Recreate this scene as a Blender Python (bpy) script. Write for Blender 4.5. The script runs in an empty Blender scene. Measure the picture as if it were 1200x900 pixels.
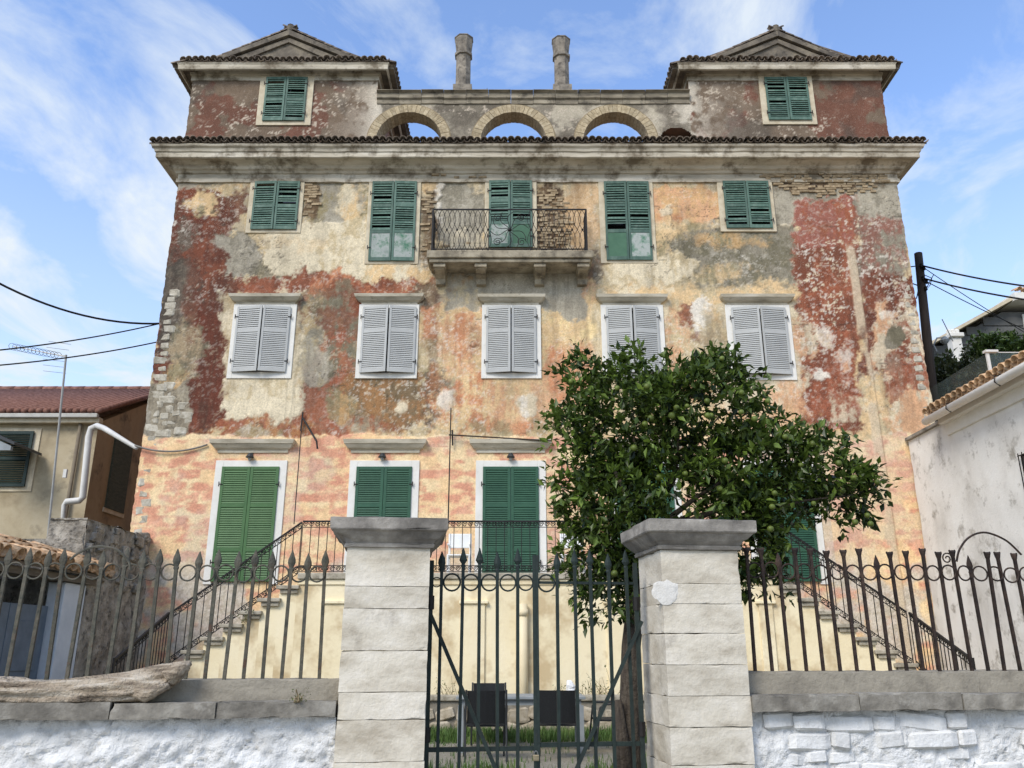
import bpy, math, random
import numpy as np
from mathutils import Vector, Matrix
R = math.radians
scene = bpy.context.scene
# ---------------------------------------------------------------- camera
EYE, PITCH, FPX = 1.6, R(17.7), 972.0
cam_d = bpy.data.cameras.new('camera'); cam = bpy.data.objects.new('camera', cam_d)
scene.collection.objects.link(cam); scene.camera = cam
cam.location = (0, 0, EYE); cam.rotation_euler = (R(90) + PITCH, 0, 0)
cam_d.sensor_width = 36; cam_d.lens = 36 * FPX / 1200; cam_d.clip_end = 3000; cam_d.clip_start = 0.05
# ---------------------------------------------------------------- sky and sun
SUN_EL, SUN_AZ = 42, 214          # azimuth clockwise from +Y: behind the viewer, a little to the left
w = bpy.data.worlds.new('World'); scene.world = w; w.use_nodes = True
nt = w.node_tree; nt.nodes.clear()
def N(t, nt_, **k):
    n = nt_.nodes.new(t)
    for a, b in k.items(): setattr(n, a, b)
    return n
out = N('ShaderNodeOutputWorld', nt); bg = N('ShaderNodeBackground', nt)
sky = N('ShaderNodeTexSky', nt, sky_type='NISHITA', sun_disc=False, sun_elevation=R(SUN_EL), sun_rotation=R(SUN_AZ),
        altitude=20, air_density=1.0, dust_density=0.35, ozone_density=1.6)
tc = N('ShaderNodeTexCoord', nt); sep = N('ShaderNodeSeparateXYZ', nt)
nt.links.new(tc.outputs['Generated'], sep.inputs[0])
zc = N('ShaderNodeMath', nt, operation='MAXIMUM'); zc.inputs[1].default_value = 0.06
nt.links.new(sep.outputs['Z'], zc.inputs[0])
dx = N('ShaderNodeMath', nt, operation='DIVIDE'); dy = N('ShaderNodeMath', nt, operation='DIVIDE')
for d_, s_ in ((dx, 'X'), (dy, 'Y')):
    nt.links.new(sep.outputs[s_], d_.inputs[0]); nt.links.new(zc.outputs[0], d_.inputs[1])
cmb = N('ShaderNodeCombineXYZ', nt); nt.links.new(dx.outputs[0], cmb.inputs[0]); nt.links.new(dy.outputs[0], cmb.inputs[1])
mp = N('ShaderNodeMapping', nt); mp.inputs['Scale'].default_value = (1.5, 0.95, 1); mp.inputs['Rotation'].default_value = (0, 0, R(28)); mp.inputs['Location'].default_value = (3.1, 1.7, 0)
nt.links.new(cmb.outputs[0], mp.inputs[0])
no = N('ShaderNodeTexNoise', nt); no.inputs['Scale'].default_value = 1.15; no.inputs['Detail'].default_value = 11; no.inputs['Roughness'].default_value = 0.6; no.inputs['Distortion'].default_value = 0.55
nt.links.new(mp.outputs[0], no.inputs['Vector'])
rmp = N('ShaderNodeValToRGB', nt); rmp.color_ramp.elements[0].position = 0.46; rmp.color_ramp.elements[0].color = (0.0, 0.0, 0.0, 1)
rmp.color_ramp.elements[1].position = 0.64; rmp.color_ramp.elements[1].color = (0.92, 0.92, 0.92, 1)
nt.links.new(no.outputs['Fac'], rmp.inputs[0])
# thicker veil towards the horizon, all the way round
hz = N('ShaderNodeMapRange', nt); hz.inputs['From Min'].default_value = 0.0; hz.inputs['From Max'].default_value = 0.55
hz.inputs['To Min'].default_value = 0.75; hz.inputs['To Max'].default_value = 0.0
nt.links.new(sep.outputs['Z'], hz.inputs['Value'])
mx = N('ShaderNodeMath', nt, operation='ADD', use_clamp=True); nt.links.new(rmp.outputs[0], mx.inputs[0]); nt.links.new(hz.outputs[0], mx.inputs[1])
mix = N('ShaderNodeMixRGB', nt); mix.inputs['Color2'].default_value = (3.5, 3.85, 4.2, 1)
nt.links.new(mx.outputs[0], mix.inputs['Fac']); gain = N('ShaderNodeMixRGB', nt, blend_type='MULTIPLY'); gain.inputs['Fac'].default_value = 1; gain.inputs['Color2'].default_value = (1.25, 1.28, 1.4, 1)
nt.links.new(sky.outputs[0], gain.inputs['Color1']); nt.links.new(gain.outputs[0], mix.inputs['Color1'])
nt.links.new(mix.outputs[0], bg.inputs[0]); bg.inputs[1].default_value = 0.113
nt.links.new(bg.outputs[0], out.inputs[0])
sd = bpy.data.lights.new('sun', 'SUN'); so = bpy.data.objects.new('sun', sd); scene.collection.objects.link(so)
sd.energy = 1.5; sd.angle = R(24); sd.color = (1.0, 0.93, 0.82)
so.rotation_euler = (R(90 - SUN_EL), 0, R(180 - SUN_AZ))
so.location = (-20, -30, 60)
vs = scene.view_settings
vs.view_transform = 'Standard'; vs.look = 'None'; vs.exposure = 1.05; vs.gamma = 1.0; vs.use_curve_mapping = False
scene.render.engine = 'CYCLES'
# ---------------------------------------------------------------- helpers
rng = random.Random(7)
COL = scene.collection
ct, st = math.cos(PITCH), math.sin(PITCH)
def ray(px, py):
    u, v = (px - 600) / FPX, (450 - py) / FPX
    return Vector((u, ct - v * st, st + v * ct))
def at(px, py, Y):
    d = ray(px, py); t = Y / d.y
    return Vector((d.x * t, Y, EYE + d.z * t))
def fx(px, py, Y=None): return at(px, py, Y if Y else FY).x
def fz(py, Y=None): return at(600, py, Y if Y else FY).z
FY = 19.3
def lin(c):
    f = lambda v: (v / 12.92 if v <= 0.04045 else ((v + 0.055) / 1.055) ** 2.4)
    return tuple(f(x / 255.0) for x in c[:3])
MATS = {}
def mat(name, cols, scale=4, detail=5, stretch=(1, 1, 1), rough=0.85, bump=0.25, bscale=30, metal=0.0, rnd=0.0, spec=0.3, dist=0.002, spots=None):
    """procedural material: a noise-driven ramp of colours (sRGB), grain in the bump, optional shade shift per object,
    spots = (rgb, scale, threshold, strength): blotches of wear or lichen"""
    if name in MATS: return MATS[name]
    m = bpy.data.materials.new(name); m.use_nodes = True; t = m.node_tree; t.nodes.clear()
    o = N('ShaderNodeOutputMaterial', t); p = N('ShaderNodeBsdfPrincipled', t); t.links.new(p.outputs[0], o.inputs[0])
    p.inputs['Roughness'].default_value = rough; p.inputs['Metallic'].default_value = metal; p.inputs['Specular IOR Level'].default_value = spec
    c = N('ShaderNodeTexCoord', t); mpn = N('ShaderNodeMapping', t); mpn.inputs['Scale'].default_value = stretch
    oi = N('ShaderNodeObjectInfo', t)
    ad = N('ShaderNodeVectorMath', t, operation='ADD'); t.links.new(c.outputs['Object'], ad.inputs[0])
    ml = N('ShaderNodeMath', t, operation='MULTIPLY'); ml.inputs[1].default_value = 37.0; t.links.new(oi.outputs['Random'], ml.inputs[0])
    t.links.new(ml.outputs[0], ad.inputs[1]); t.links.new(ad.outputs[0], mpn.inputs[0])
    n1 = N('ShaderNodeTexNoise', t); n1.inputs['Scale'].default_value = scale; n1.inputs['Detail'].default_value = detail; n1.inputs['Roughness'].default_value = 0.62
    t.links.new(mpn.outputs[0], n1.inputs['Vector'])
    r = N('ShaderNodeValToRGB', t); els = r.color_ramp.elements
    k = len(cols)
    for i, cc in enumerate(cols):
        pos = 0.5 if k == 1 else 0.3 + 0.4 * i / (k - 1)
        e = els[i] if i < 2 else els.new(pos)
        e.position = pos; e.color = (*lin(cc), 1)
    if k == 1: els[1].position = 1; els[1].color = els[0].color
    t.links.new(n1.outputs['Fac'], r.inputs[0])
    col = r.outputs[0]
    if spots:
        n3 = N('ShaderNodeTexNoise', t); n3.inputs['Scale'].default_value = spots[1]; n3.inputs['Detail'].default_value = 4; n3.inputs['Roughness'].default_value = 0.7
        t.links.new(ad.outputs[0], n3.inputs['Vector'])
        mr = N('ShaderNodeMapRange', t); mr.inputs['From Min'].default_value = spots[2]; mr.inputs['From Max'].default_value = spots[2] + 0.15
        mr.inputs['To Max'].default_value = spots[3]; t.links.new(n3.outputs['Fac'], mr.inputs['Value'])
        mm = N('ShaderNodeMixRGB', t); mm.inputs['Color2'].default_value = (*lin(spots[0]), 1)
        t.links.new(mr.outputs[0], mm.inputs['Fac']); t.links.new(col, mm.inputs['Color1']); col = mm.outputs[0]
    if rnd:
        hs = N('ShaderNodeHueSaturation', t); mr = N('ShaderNodeMapRange', t); mr.inputs['To Min'].default_value = 1 - rnd; mr.inputs['To Max'].default_value = 1 + rnd
        t.links.new(oi.outputs['Random'], mr.inputs['Value']); t.links.new(mr.outputs[0], hs.inputs['Value']); t.links.new(col, hs.inputs['Color']); col = hs.outputs[0]
    t.links.new(col, p.inputs['Base Color'])
    if bump:
        n2 = N('ShaderNodeTexNoise', t); n2.inputs['Scale'].default_value = bscale; n2.inputs['Detail'].default_value = 3; n2.inputs['Roughness'].default_value = 0.65
        t.links.new(ad.outputs[0], n2.inputs['Vector'])
        b = N('ShaderNodeBump', t); b.inputs['Strength'].default_value = bump; b.inputs['Distance'].default_value = dist * 10
        t.links.new(n2.outputs['Fac'], b.inputs['Height']); t.links.new(b.outputs[0], p.inputs['Normal'])
    MATS[name] = m; return m
class MB:
    """collects boxes, bars, tubes and lathes; build() links them as one mesh object"""
    def __init__(s): s.v = []; s.f = []
    def add(s, vs, fs):
        o = len(s.v); s.v += [tuple(q) for q in vs]; s.f += [tuple(i + o for i in q) for q in fs]; return s
    def box(s, x0, x1, y0, y1, z0, z1, mtx=None):
        vs = [(x, y, z) for z in (z0, z1) for y in (y0, y1) for x in (x0, x1)]
        if mtx is not None: vs = [mtx @ Vector(q) for q in vs]
        return s.add(vs, [(0, 2, 3, 1), (4, 5, 7, 6), (0, 1, 5, 4), (2, 6, 7, 3), (0, 4, 6, 2), (1, 3, 7, 5)])
    def bar(s, a, b, r, n=4, r2=None, rot=0.785, caps=True):
        return s.tube([a, b], [r, r if r2 is None else r2], n, rot, caps)
    def tube(s, pts, r, n=6, rot=0.0, caps=True, closed=False):
        pts = [Vector(p) for p in pts]; m = len(pts); rs = r if isinstance(r, (list, tuple)) else [r] * m
        o = len(s.v); up = None
        for i, p in enumerate(pts):
            if closed: d = pts[(i + 1) % m] - pts[i - 1]
            else: d = pts[min(i + 1, m - 1)] - pts[max(i - 1, 0)]
            d.normalize()
            if up is None:
                up = Vector((0, 1, 0)) if abs(d.y) < 0.9 else Vector((0, 0, 1))
            x = d.cross(up)
            if x.length < 1e-5: x = d.orthogonal()
            x.normalize(); y = d.cross(x)
            up = -y if y.dot(up) < 0 else y
            for k in range(n):
                a = rot + 2 * math.pi * k / n
                s.v.append(tuple(p + (x * math.cos(a) + y * math.sin(a)) * rs[i]))
        for i in range(m if closed else m - 1):
            for k in range(n):
                a, b = o + i * n + k, o + i * n + (k + 1) % n
                j = ((i + 1) % m) * n
                s.f.append((a, b, o + j + (k + 1) % n, o + j + k))
        if caps and not closed:
            s.f.append(tuple(o + k for k in range(n))[::-1]); s.f.append(tuple(o + (m - 1) * n + k for k in range(n)))
        return s
    def lathe(s, prof, n=8, c=(0, 0, 0), rot=0.0):
        o = len(s.v); c = Vector(c)
        for r, z in prof:
            for k in range(n):
                a = rot + 2 * math.pi * k / n; s.v.append((c.x + r * math.cos(a), c.y + r * math.sin(a), c.z + z))
        for i in range(len(prof) - 1):
            for k in range(n):
                s.f.append((o + i * n + k, o + i * n + (k + 1) % n, o + (i + 1) * n + (k + 1) % n, o + (i + 1) * n + k))
        s.f.append(tuple(o + k for k in range(n))[::-1]); s.f.append(tuple(o + (len(prof) - 1) * n + k for k in range(n)))
        return s
    def prism(s, poly, y0, y1):
        """polygon in XZ extruded along Y"""
        k = len(poly)
        vs = [(x, y0, z) for x, z in poly] + [(x, y1, z) for x, z in poly]
        return s.add(vs, [tuple(range(k)), tuple(range(2 * k - 1, k - 1, -1))] + [(i, i + k, (i + 1) % k + k, (i + 1) % k) for i in range(k)])
    def mesh(s, name, m=None, smooth=False):
        me = bpy.data.meshes.new(name); me.from_pydata(s.v, [], s.f); me.update()
        if m: me.materials.append(m)
        import bmesh
        bm = bmesh.new(); bm.from_mesh(me); bmesh.ops.recalc_face_normals(bm, faces=bm.faces); bm.to_mesh(me); bm.free()
        if smooth: me.polygons.foreach_set('use_smooth', [True] * len(me.polygons))
        return me
    def build(s, name, m, parent=None, smooth=False, bevel=0, loc=None, rot=None):
        return link(name, s.mesh(name, m, smooth), parent, loc, rot, bevel)
def link(name, me, parent=None, loc=None, rot=None, bevel=0):
    o = bpy.data.objects.new(name, me); COL.objects.link(o)
    if loc is not None: o.location = loc
    if rot is not None: o.rotation_euler = rot
    if parent is not None: attach(o, parent)
    if bevel:
        b = o.modifiers.new('bevel', 'BEVEL'); b.width = bevel; b.segments = 2; b.limit_method = 'ANGLE'
    return o
def wmat(o):
    m = Matrix.LocRotScale(o.location, o.rotation_euler, o.scale)
    return wmat(o.parent) @ o.matrix_parent_inverse @ m if o.parent else m
def attach(o, parent):
    o.parent = parent; o.matrix_parent_inverse = wmat(parent).inverted()
def tag(o, label, cat, group=None, kind=None):
    o['label'] = label; o['category'] = cat
    if group: o['group'] = group
    if kind: o['kind'] = kind
    return o
def thing(name, label, cat, loc=(0, 0, 0), group=None, rz=0):
    o = bpy.data.objects.new(name, None); COL.objects.link(o); o.location = loc; o.rotation_euler = (0, 0, rz); o.empty_display_size = 0.2
    return tag(o, label, cat, group)
def stuff(o): o['kind'] = 'stuff'; return o
def structure(o): o['kind'] = 'structure'; return o
def roughen(o_or_me, amp, scale, seed=0):
    """push vertices about with noise so that edges are not machine straight"""
    from mathutils import noise
    me = o_or_me.data if hasattr(o_or_me, 'data') else o_or_me
    off = Vector((seed * 13.7, seed * 7.1, seed * 3.3))
    for v in me.vertices:
        v.co += noise.noise_vector(v.co * scale + off) * amp
def weather(o, cuts=8, amp=.005, scale=7, chip=.02):
    """subdivide a cut stone, wear its faces and knock bits off its edges"""
    import bmesh
    from mathutils import noise
    bm = bmesh.new(); bm.from_mesh(o.data);
    bmesh.ops.subdivide_edges(bm, edges=list(bm.edges), cuts=cuts, use_grid_fill=True)
    c = sum((v.co for v in bm.verts), Vector()) / len(bm.verts)
    off = Vector((rng.random() * 50, rng.random() * 50, 0)); ev = {v for e in bm.edges if len(e.link_faces) == 2 and e.calc_face_angle(0) > .6 for v in e.verts}
    bm.normal_update()
    for v in bm.verts:
        q = v.co + off; n_ = noise.noise(q * scale) * amp + noise.noise(q * scale * 3.3) * amp * .5
        if v in ev: n_ -= max(0, noise.noise(q * scale * 1.3 + Vector((9, 9, 9))) - .12) * chip * 2
        v.co += v.normal * n_
    bm.to_mesh(o.data); bm.free(); return o
# numpy noise
def vnoise(x, y, seed):
    t = np.random.RandomState(seed).rand(256, 256)
    xi = np.floor(x).astype(int); yi = np.floor(y).astype(int); fx_ = x - xi; fy_ = y - yi
    fx_ = fx_ * fx_ * (3 - 2 * fx_); fy_ = fy_ * fy_ * (3 - 2 * fy_)
    a = t[xi & 255, yi & 255]; b = t[(xi + 1) & 255, yi & 255]; c = t[xi & 255, (yi + 1) & 255]; d = t[(xi + 1) & 255, (yi + 1) & 255]
    return (a * (1 - fx_) + b * fx_) * (1 - fy_) + (c * (1 - fx_) + d * fx_) * fy_
def fbm(x, y, seed, octv=5, gain=0.55):
    s = 0; a = 1; tot = 0
    for i in range(octv):
        s = s + a * vnoise(x * 2 ** i + 17.3 * i, y * 2 ** i + 5.1 * i, seed + i); tot += a; a *= gain
    return s / tot
def sstep(a, b, x):
    t = np.clip((x - a) / (b - a), 0, 1); return t * t * (3 - 2 * t)
# ---------------------------------------------------------------- materials
M_STONE = mat('weathered_stone', [(120, 115, 103), (168, 160, 143), (196, 188, 170)], scale=3, bump=0.35, bscale=18, spots=((70, 66, 60), 5, 0.58, 0.7))
M_CORN = mat('cornice_stone', [(140, 131, 115), (186, 177, 158), (212, 205, 189)], scale=1.6, stretch=(0.35, 1, 1.6), bump=0.3, bscale=20, spots=((100, 88, 70), 1.7, 0.49, 0.85))
M_LINTEL = mat('lintel_stone', [(148, 140, 122), (188, 180, 160), (206, 200, 184)], scale=3, stretch=(0.5, 1, 2), bump=0.2, spots=((100, 94, 82), 6, 0.6, 0.6))
M_WHITE = mat('white_painted_surround', [(212, 209, 200), (226, 224, 217)], scale=3, bump=0.12, spots=((196, 190, 178), 5, 0.6, 0.5))
M_CREAMFR = mat('cream_stone_surround', [(178, 164, 138), (208, 197, 172)], scale=4, bump=0.2, spots=((140, 122, 98), 6, 0.6, 0.5))
M_GREY_SH = mat('grey_shutter_paint', [(166, 167, 164), (179, 180, 176)], scale=3, rough=0.55, bump=0.05)
M_GREEN_SH = mat('green_shutter_paint', [(42, 78, 60), (52, 90, 68)], scale=4, rough=0.45, bump=0.05, rnd=0.06)
M_GREEN_LT = mat('fresh_green_shutter_paint', [(66, 100, 60), (76, 110, 68)], scale=4, rough=0.45, bump=0.05, rnd=0.06)
M_OLD_SH = mat('old_green_shutter_paint', [(66, 92, 82), (82, 108, 96), (104, 126, 114)], scale=7, stretch=(1, 1, 0.3), rough=0.65, bump=0.15, rnd=0.22, spots=((128, 138, 126), 16, 0.6, 0.55))
M_OLD_PAN = mat('peeling_green_panel', [(140, 148, 142), (160, 166, 160), (72, 116, 92)], scale=4, rough=0.7, bump=0.2, rnd=0.1, spots=((66, 112, 84), 9, 0.55, 0.85))
M_OLD_PAN2 = mat('solid_green_panel', [(62, 98, 76), (74, 110, 86)], scale=5, rough=0.6, bump=0.1)
M_DARK = mat('dark_interior', [(12, 12, 12), (18, 17, 16)], bump=0)
M_IRON = mat('rusty_iron', [(34, 29, 27), (54, 44, 39), (76, 60, 50)], scale=14, rough=0.75, bump=0.35, bscale=60, rnd=0.2, metal=0.2)
M_IRON_G = mat('grey_green_iron', [(58, 60, 54), (82, 80, 70), (98, 92, 80)], scale=16, rough=0.8, bump=0.35, bscale=60, rnd=0.15, spots=((88, 58, 42), 12, 0.58, 0.8))
M_GATE = mat('dark_green_iron', [(26, 36, 34), (40, 52, 48)], scale=12, rough=0.6, bump=0.2, rnd=0.1, spots=((84, 60, 46), 14, 0.64, 0.6))
M_BLACK = mat('black_iron', [(20, 20, 20), (34, 31, 29)], scale=14, rough=0.6, bump=0.15)
M_TILE = mat('old_roof_tile', [(74, 66, 60), (112, 100, 88), (142, 130, 114)], scale=9, bump=0.4, bscale=40, rnd=0.28, spots=((44, 42, 38), 8, 0.55, 0.7))
M_TILE_P = mat('pale_roof_tile', [(150, 112, 80), (192, 156, 118), (206, 180, 148)], scale=8, bump=0.4, bscale=40, rnd=0.22, spots=((96, 88, 78), 9, 0.56, 0.7))
M_BRICK = mat('old_pale_brick', [(122, 104, 80), (152, 134, 106), (176, 158, 130)], scale=12, bump=0.5, bscale=40, rnd=0.2, spots=((84, 64, 48), 16, 0.62, 0.7))
M_VOUSS = mat('arch_brick', [(140, 124, 98), (170, 154, 124), (190, 176, 148)], scale=12, bump=0.4, bscale=40, rnd=0.14, spots=((104, 92, 74), 10, 0.6, 0.6))
M_RUBBLE = mat('pale_rubble_stone', [(138, 130, 114), (174, 167, 150), (196, 190, 176)], scale=7, bump=0.5, bscale=25, rnd=0.12, spots=((112, 104, 92), 10, 0.58, 0.6))
# ================================================================= SETTING
YARD = 0.2
g = MB(); n = 40
def sheet(name, x0, x1, y0, y1, z, m, nx=1, ny=1, fz_=None):
    b = MB(); vs = []
    for j in range(ny + 1):
        for i in range(nx + 1):
            x = x0 + (x1 - x0) * i / nx; y = y0 + (y1 - y0) * j / ny
            vs.append((x, y, z if fz_ is None else fz_(x, y)))
    fs = [(j * (nx + 1) + i, j * (nx + 1) + i + 1, (j + 1) * (nx + 1) + i + 1, (j + 1) * (nx + 1) + i) for j in range(ny) for i in range(nx)]
    b.add(vs, fs); return b.build(name, m)
M_EARTH = mat('dry_earth', [(96, 90, 68), (122, 114, 90), (90, 100, 62)], scale=0.6, bump=0.3)
M_ASPH = mat('worn_concrete_street', [(132, 128, 118), (156, 151, 140)], scale=3, bump=0.3, bscale=80)
M_GRAVEL = mat('yard_gravel', [(120, 114, 98), (160, 153, 136), (182, 176, 160)], scale=40, detail=4, bump=0.9, bscale=70, dist=0.004)
structure(sheet('ground', -900, 900, -300, 1500, -0.02, M_EARTH))
structure(sheet('street', -60, 60, -8, 6.0, 0.0, M_ASPH))
structure(sheet('courtyard', -9.6, 9.48, 6.62, 19.28, YARD, M_GRAVEL, 30, 20, lambda x, y: YARD + 0.015 * math.sin(x * 3.1 + y) * math.cos(y * 2.3)))
hillm = mat('hillside_earth', [(88, 86, 60), (110, 104, 78)], scale=0.8, bump=0.4)
structure(sheet('hillside', 10.6, 120, 21.2, 200, 0, hillm, 40, 40, lambda x, y: min(8.0, 2.0 + max(0, (y - 21.2)) * 0.9 + 0.1 * (x - 10.6)) + 0.3 * math.sin(x * 0.7) * math.cos(y * 0.6)))

# ================================================================= VILLA
XL, XR = -8.84, 10.2
villa = thing('villa', 'tall old villa with peeling red and ochre plaster, shuttered windows and two corner towers', 'house', ((XL + XR) / 2, FY, 0))
Z_CORN = fz(212)           # underside line of the main entablature
CP = 0.59                  # projection of the main cornice
Z_EAVE = at(600, 163, FY - CP).z
TLX1 = fx(441, 130); TRX0 = fx(809, 130)
Z_TC0 = fz(95); Z_TC1 = at(600, 73, FY - 0.34).z     # tower cornice bottom and top
ARC_TOP = fz(109.5); ARC_BOT = fz(122)
OPEN = []                  # window openings on the facade, (x0, x1, z0, z1)
def rect(px0, px1, py0, py1):
    pm = (py0 + py1) / 2
    return (fx(px0, pm), fx(px1, pm), fz(py1), fz(py0))
WIN = []                   # (style, shutters rect, frame rect)
for s, f_ in (((310.5, 359, 92, 143), (303, 366.5, 90, 147.5)), ((897.5, 947.5, 92, 142), (891, 954, 90, 146.5))):
    WIN.append(('tower', rect(*s), rect(*f_)))
for s, f_, k in (((297, 350, 214, 270), (291, 355, 212.5, 273.5), 'small'), ((848.5, 902, 213.5, 268.5), (842, 907, 212.5, 272), 'small'),
                 ((434.5, 487, 214, 307), (430, 492, 212.5, 310), 'tall'), ((709, 762, 214, 306), (702.5, 767, 212.5, 309), 'tall'),
                 ((573, 623.5, 213, 291), (568, 629, 212.5, 291), 'balcony')):
    WIN.append((k, rect(*s), rect(*f_)))
for s, f_ in (((276, 338.5, 361, 437), (270.5, 345, 357.5, 444)), ((424, 487, 361, 438), (419, 490, 357.5, 444)), ((570, 628, 361, 438), (564.5, 634, 358, 444)),
              ((711, 772, 361, 439), (705, 779, 358, 445)), ((859, 923, 362, 440), (852.5, 929, 358, 446))):
    WIN.append(('grey', rect(*s), rect(*f_)))
Z_TERR = at(600, 671.5, 16.3).z
for k, (cx, hw) in enumerate(((289, 34), (448, 33), (598.5, 33), (757, 34), (919, 34.5))):
    z1 = fz(547.5); z1f = fz(540); xm = fx(cx, 610); h = fx(cx + hw, 610) - xm; hf = h + 0.17
    WIN.append(('door', (xm - h, xm + h, Z_TERR + 0.06, z1), (xm - hf, xm + hf, Z_TERR, z1f)))
for k, s, f_ in WIN: OPEN.append((s[0] + 0.02, s[1] - 0.02, s[2] + 0.02, s[3] - 0.02))
# ---- painted, weathered plaster: layers of old limewash and repairs, each with an outline of its own
C = lambda *c: np.array(lin(c))
CREAM, CREAM2 = C(220, 206, 176), C(196, 178, 142)
YEL, YEL2 = C(219, 188, 142), C(202, 164, 114)
PEACH, ORANGE = C(213, 167, 128), C(197, 132, 95)
RED, RED2 = C(152, 92, 68), C(122, 73, 55)
WINE, WINE2 = C(98, 58, 46), C(80, 53, 45)
GREY, GREY2 = C(168, 160, 142), C(138, 131, 114)
OLIVE, OLIVE2 = C(150, 138, 104), C(116, 110, 90)
MOULD, MOULD2 = C(104, 94, 82), C(78, 72, 64)
WHT = C(226, 218, 202)
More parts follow.
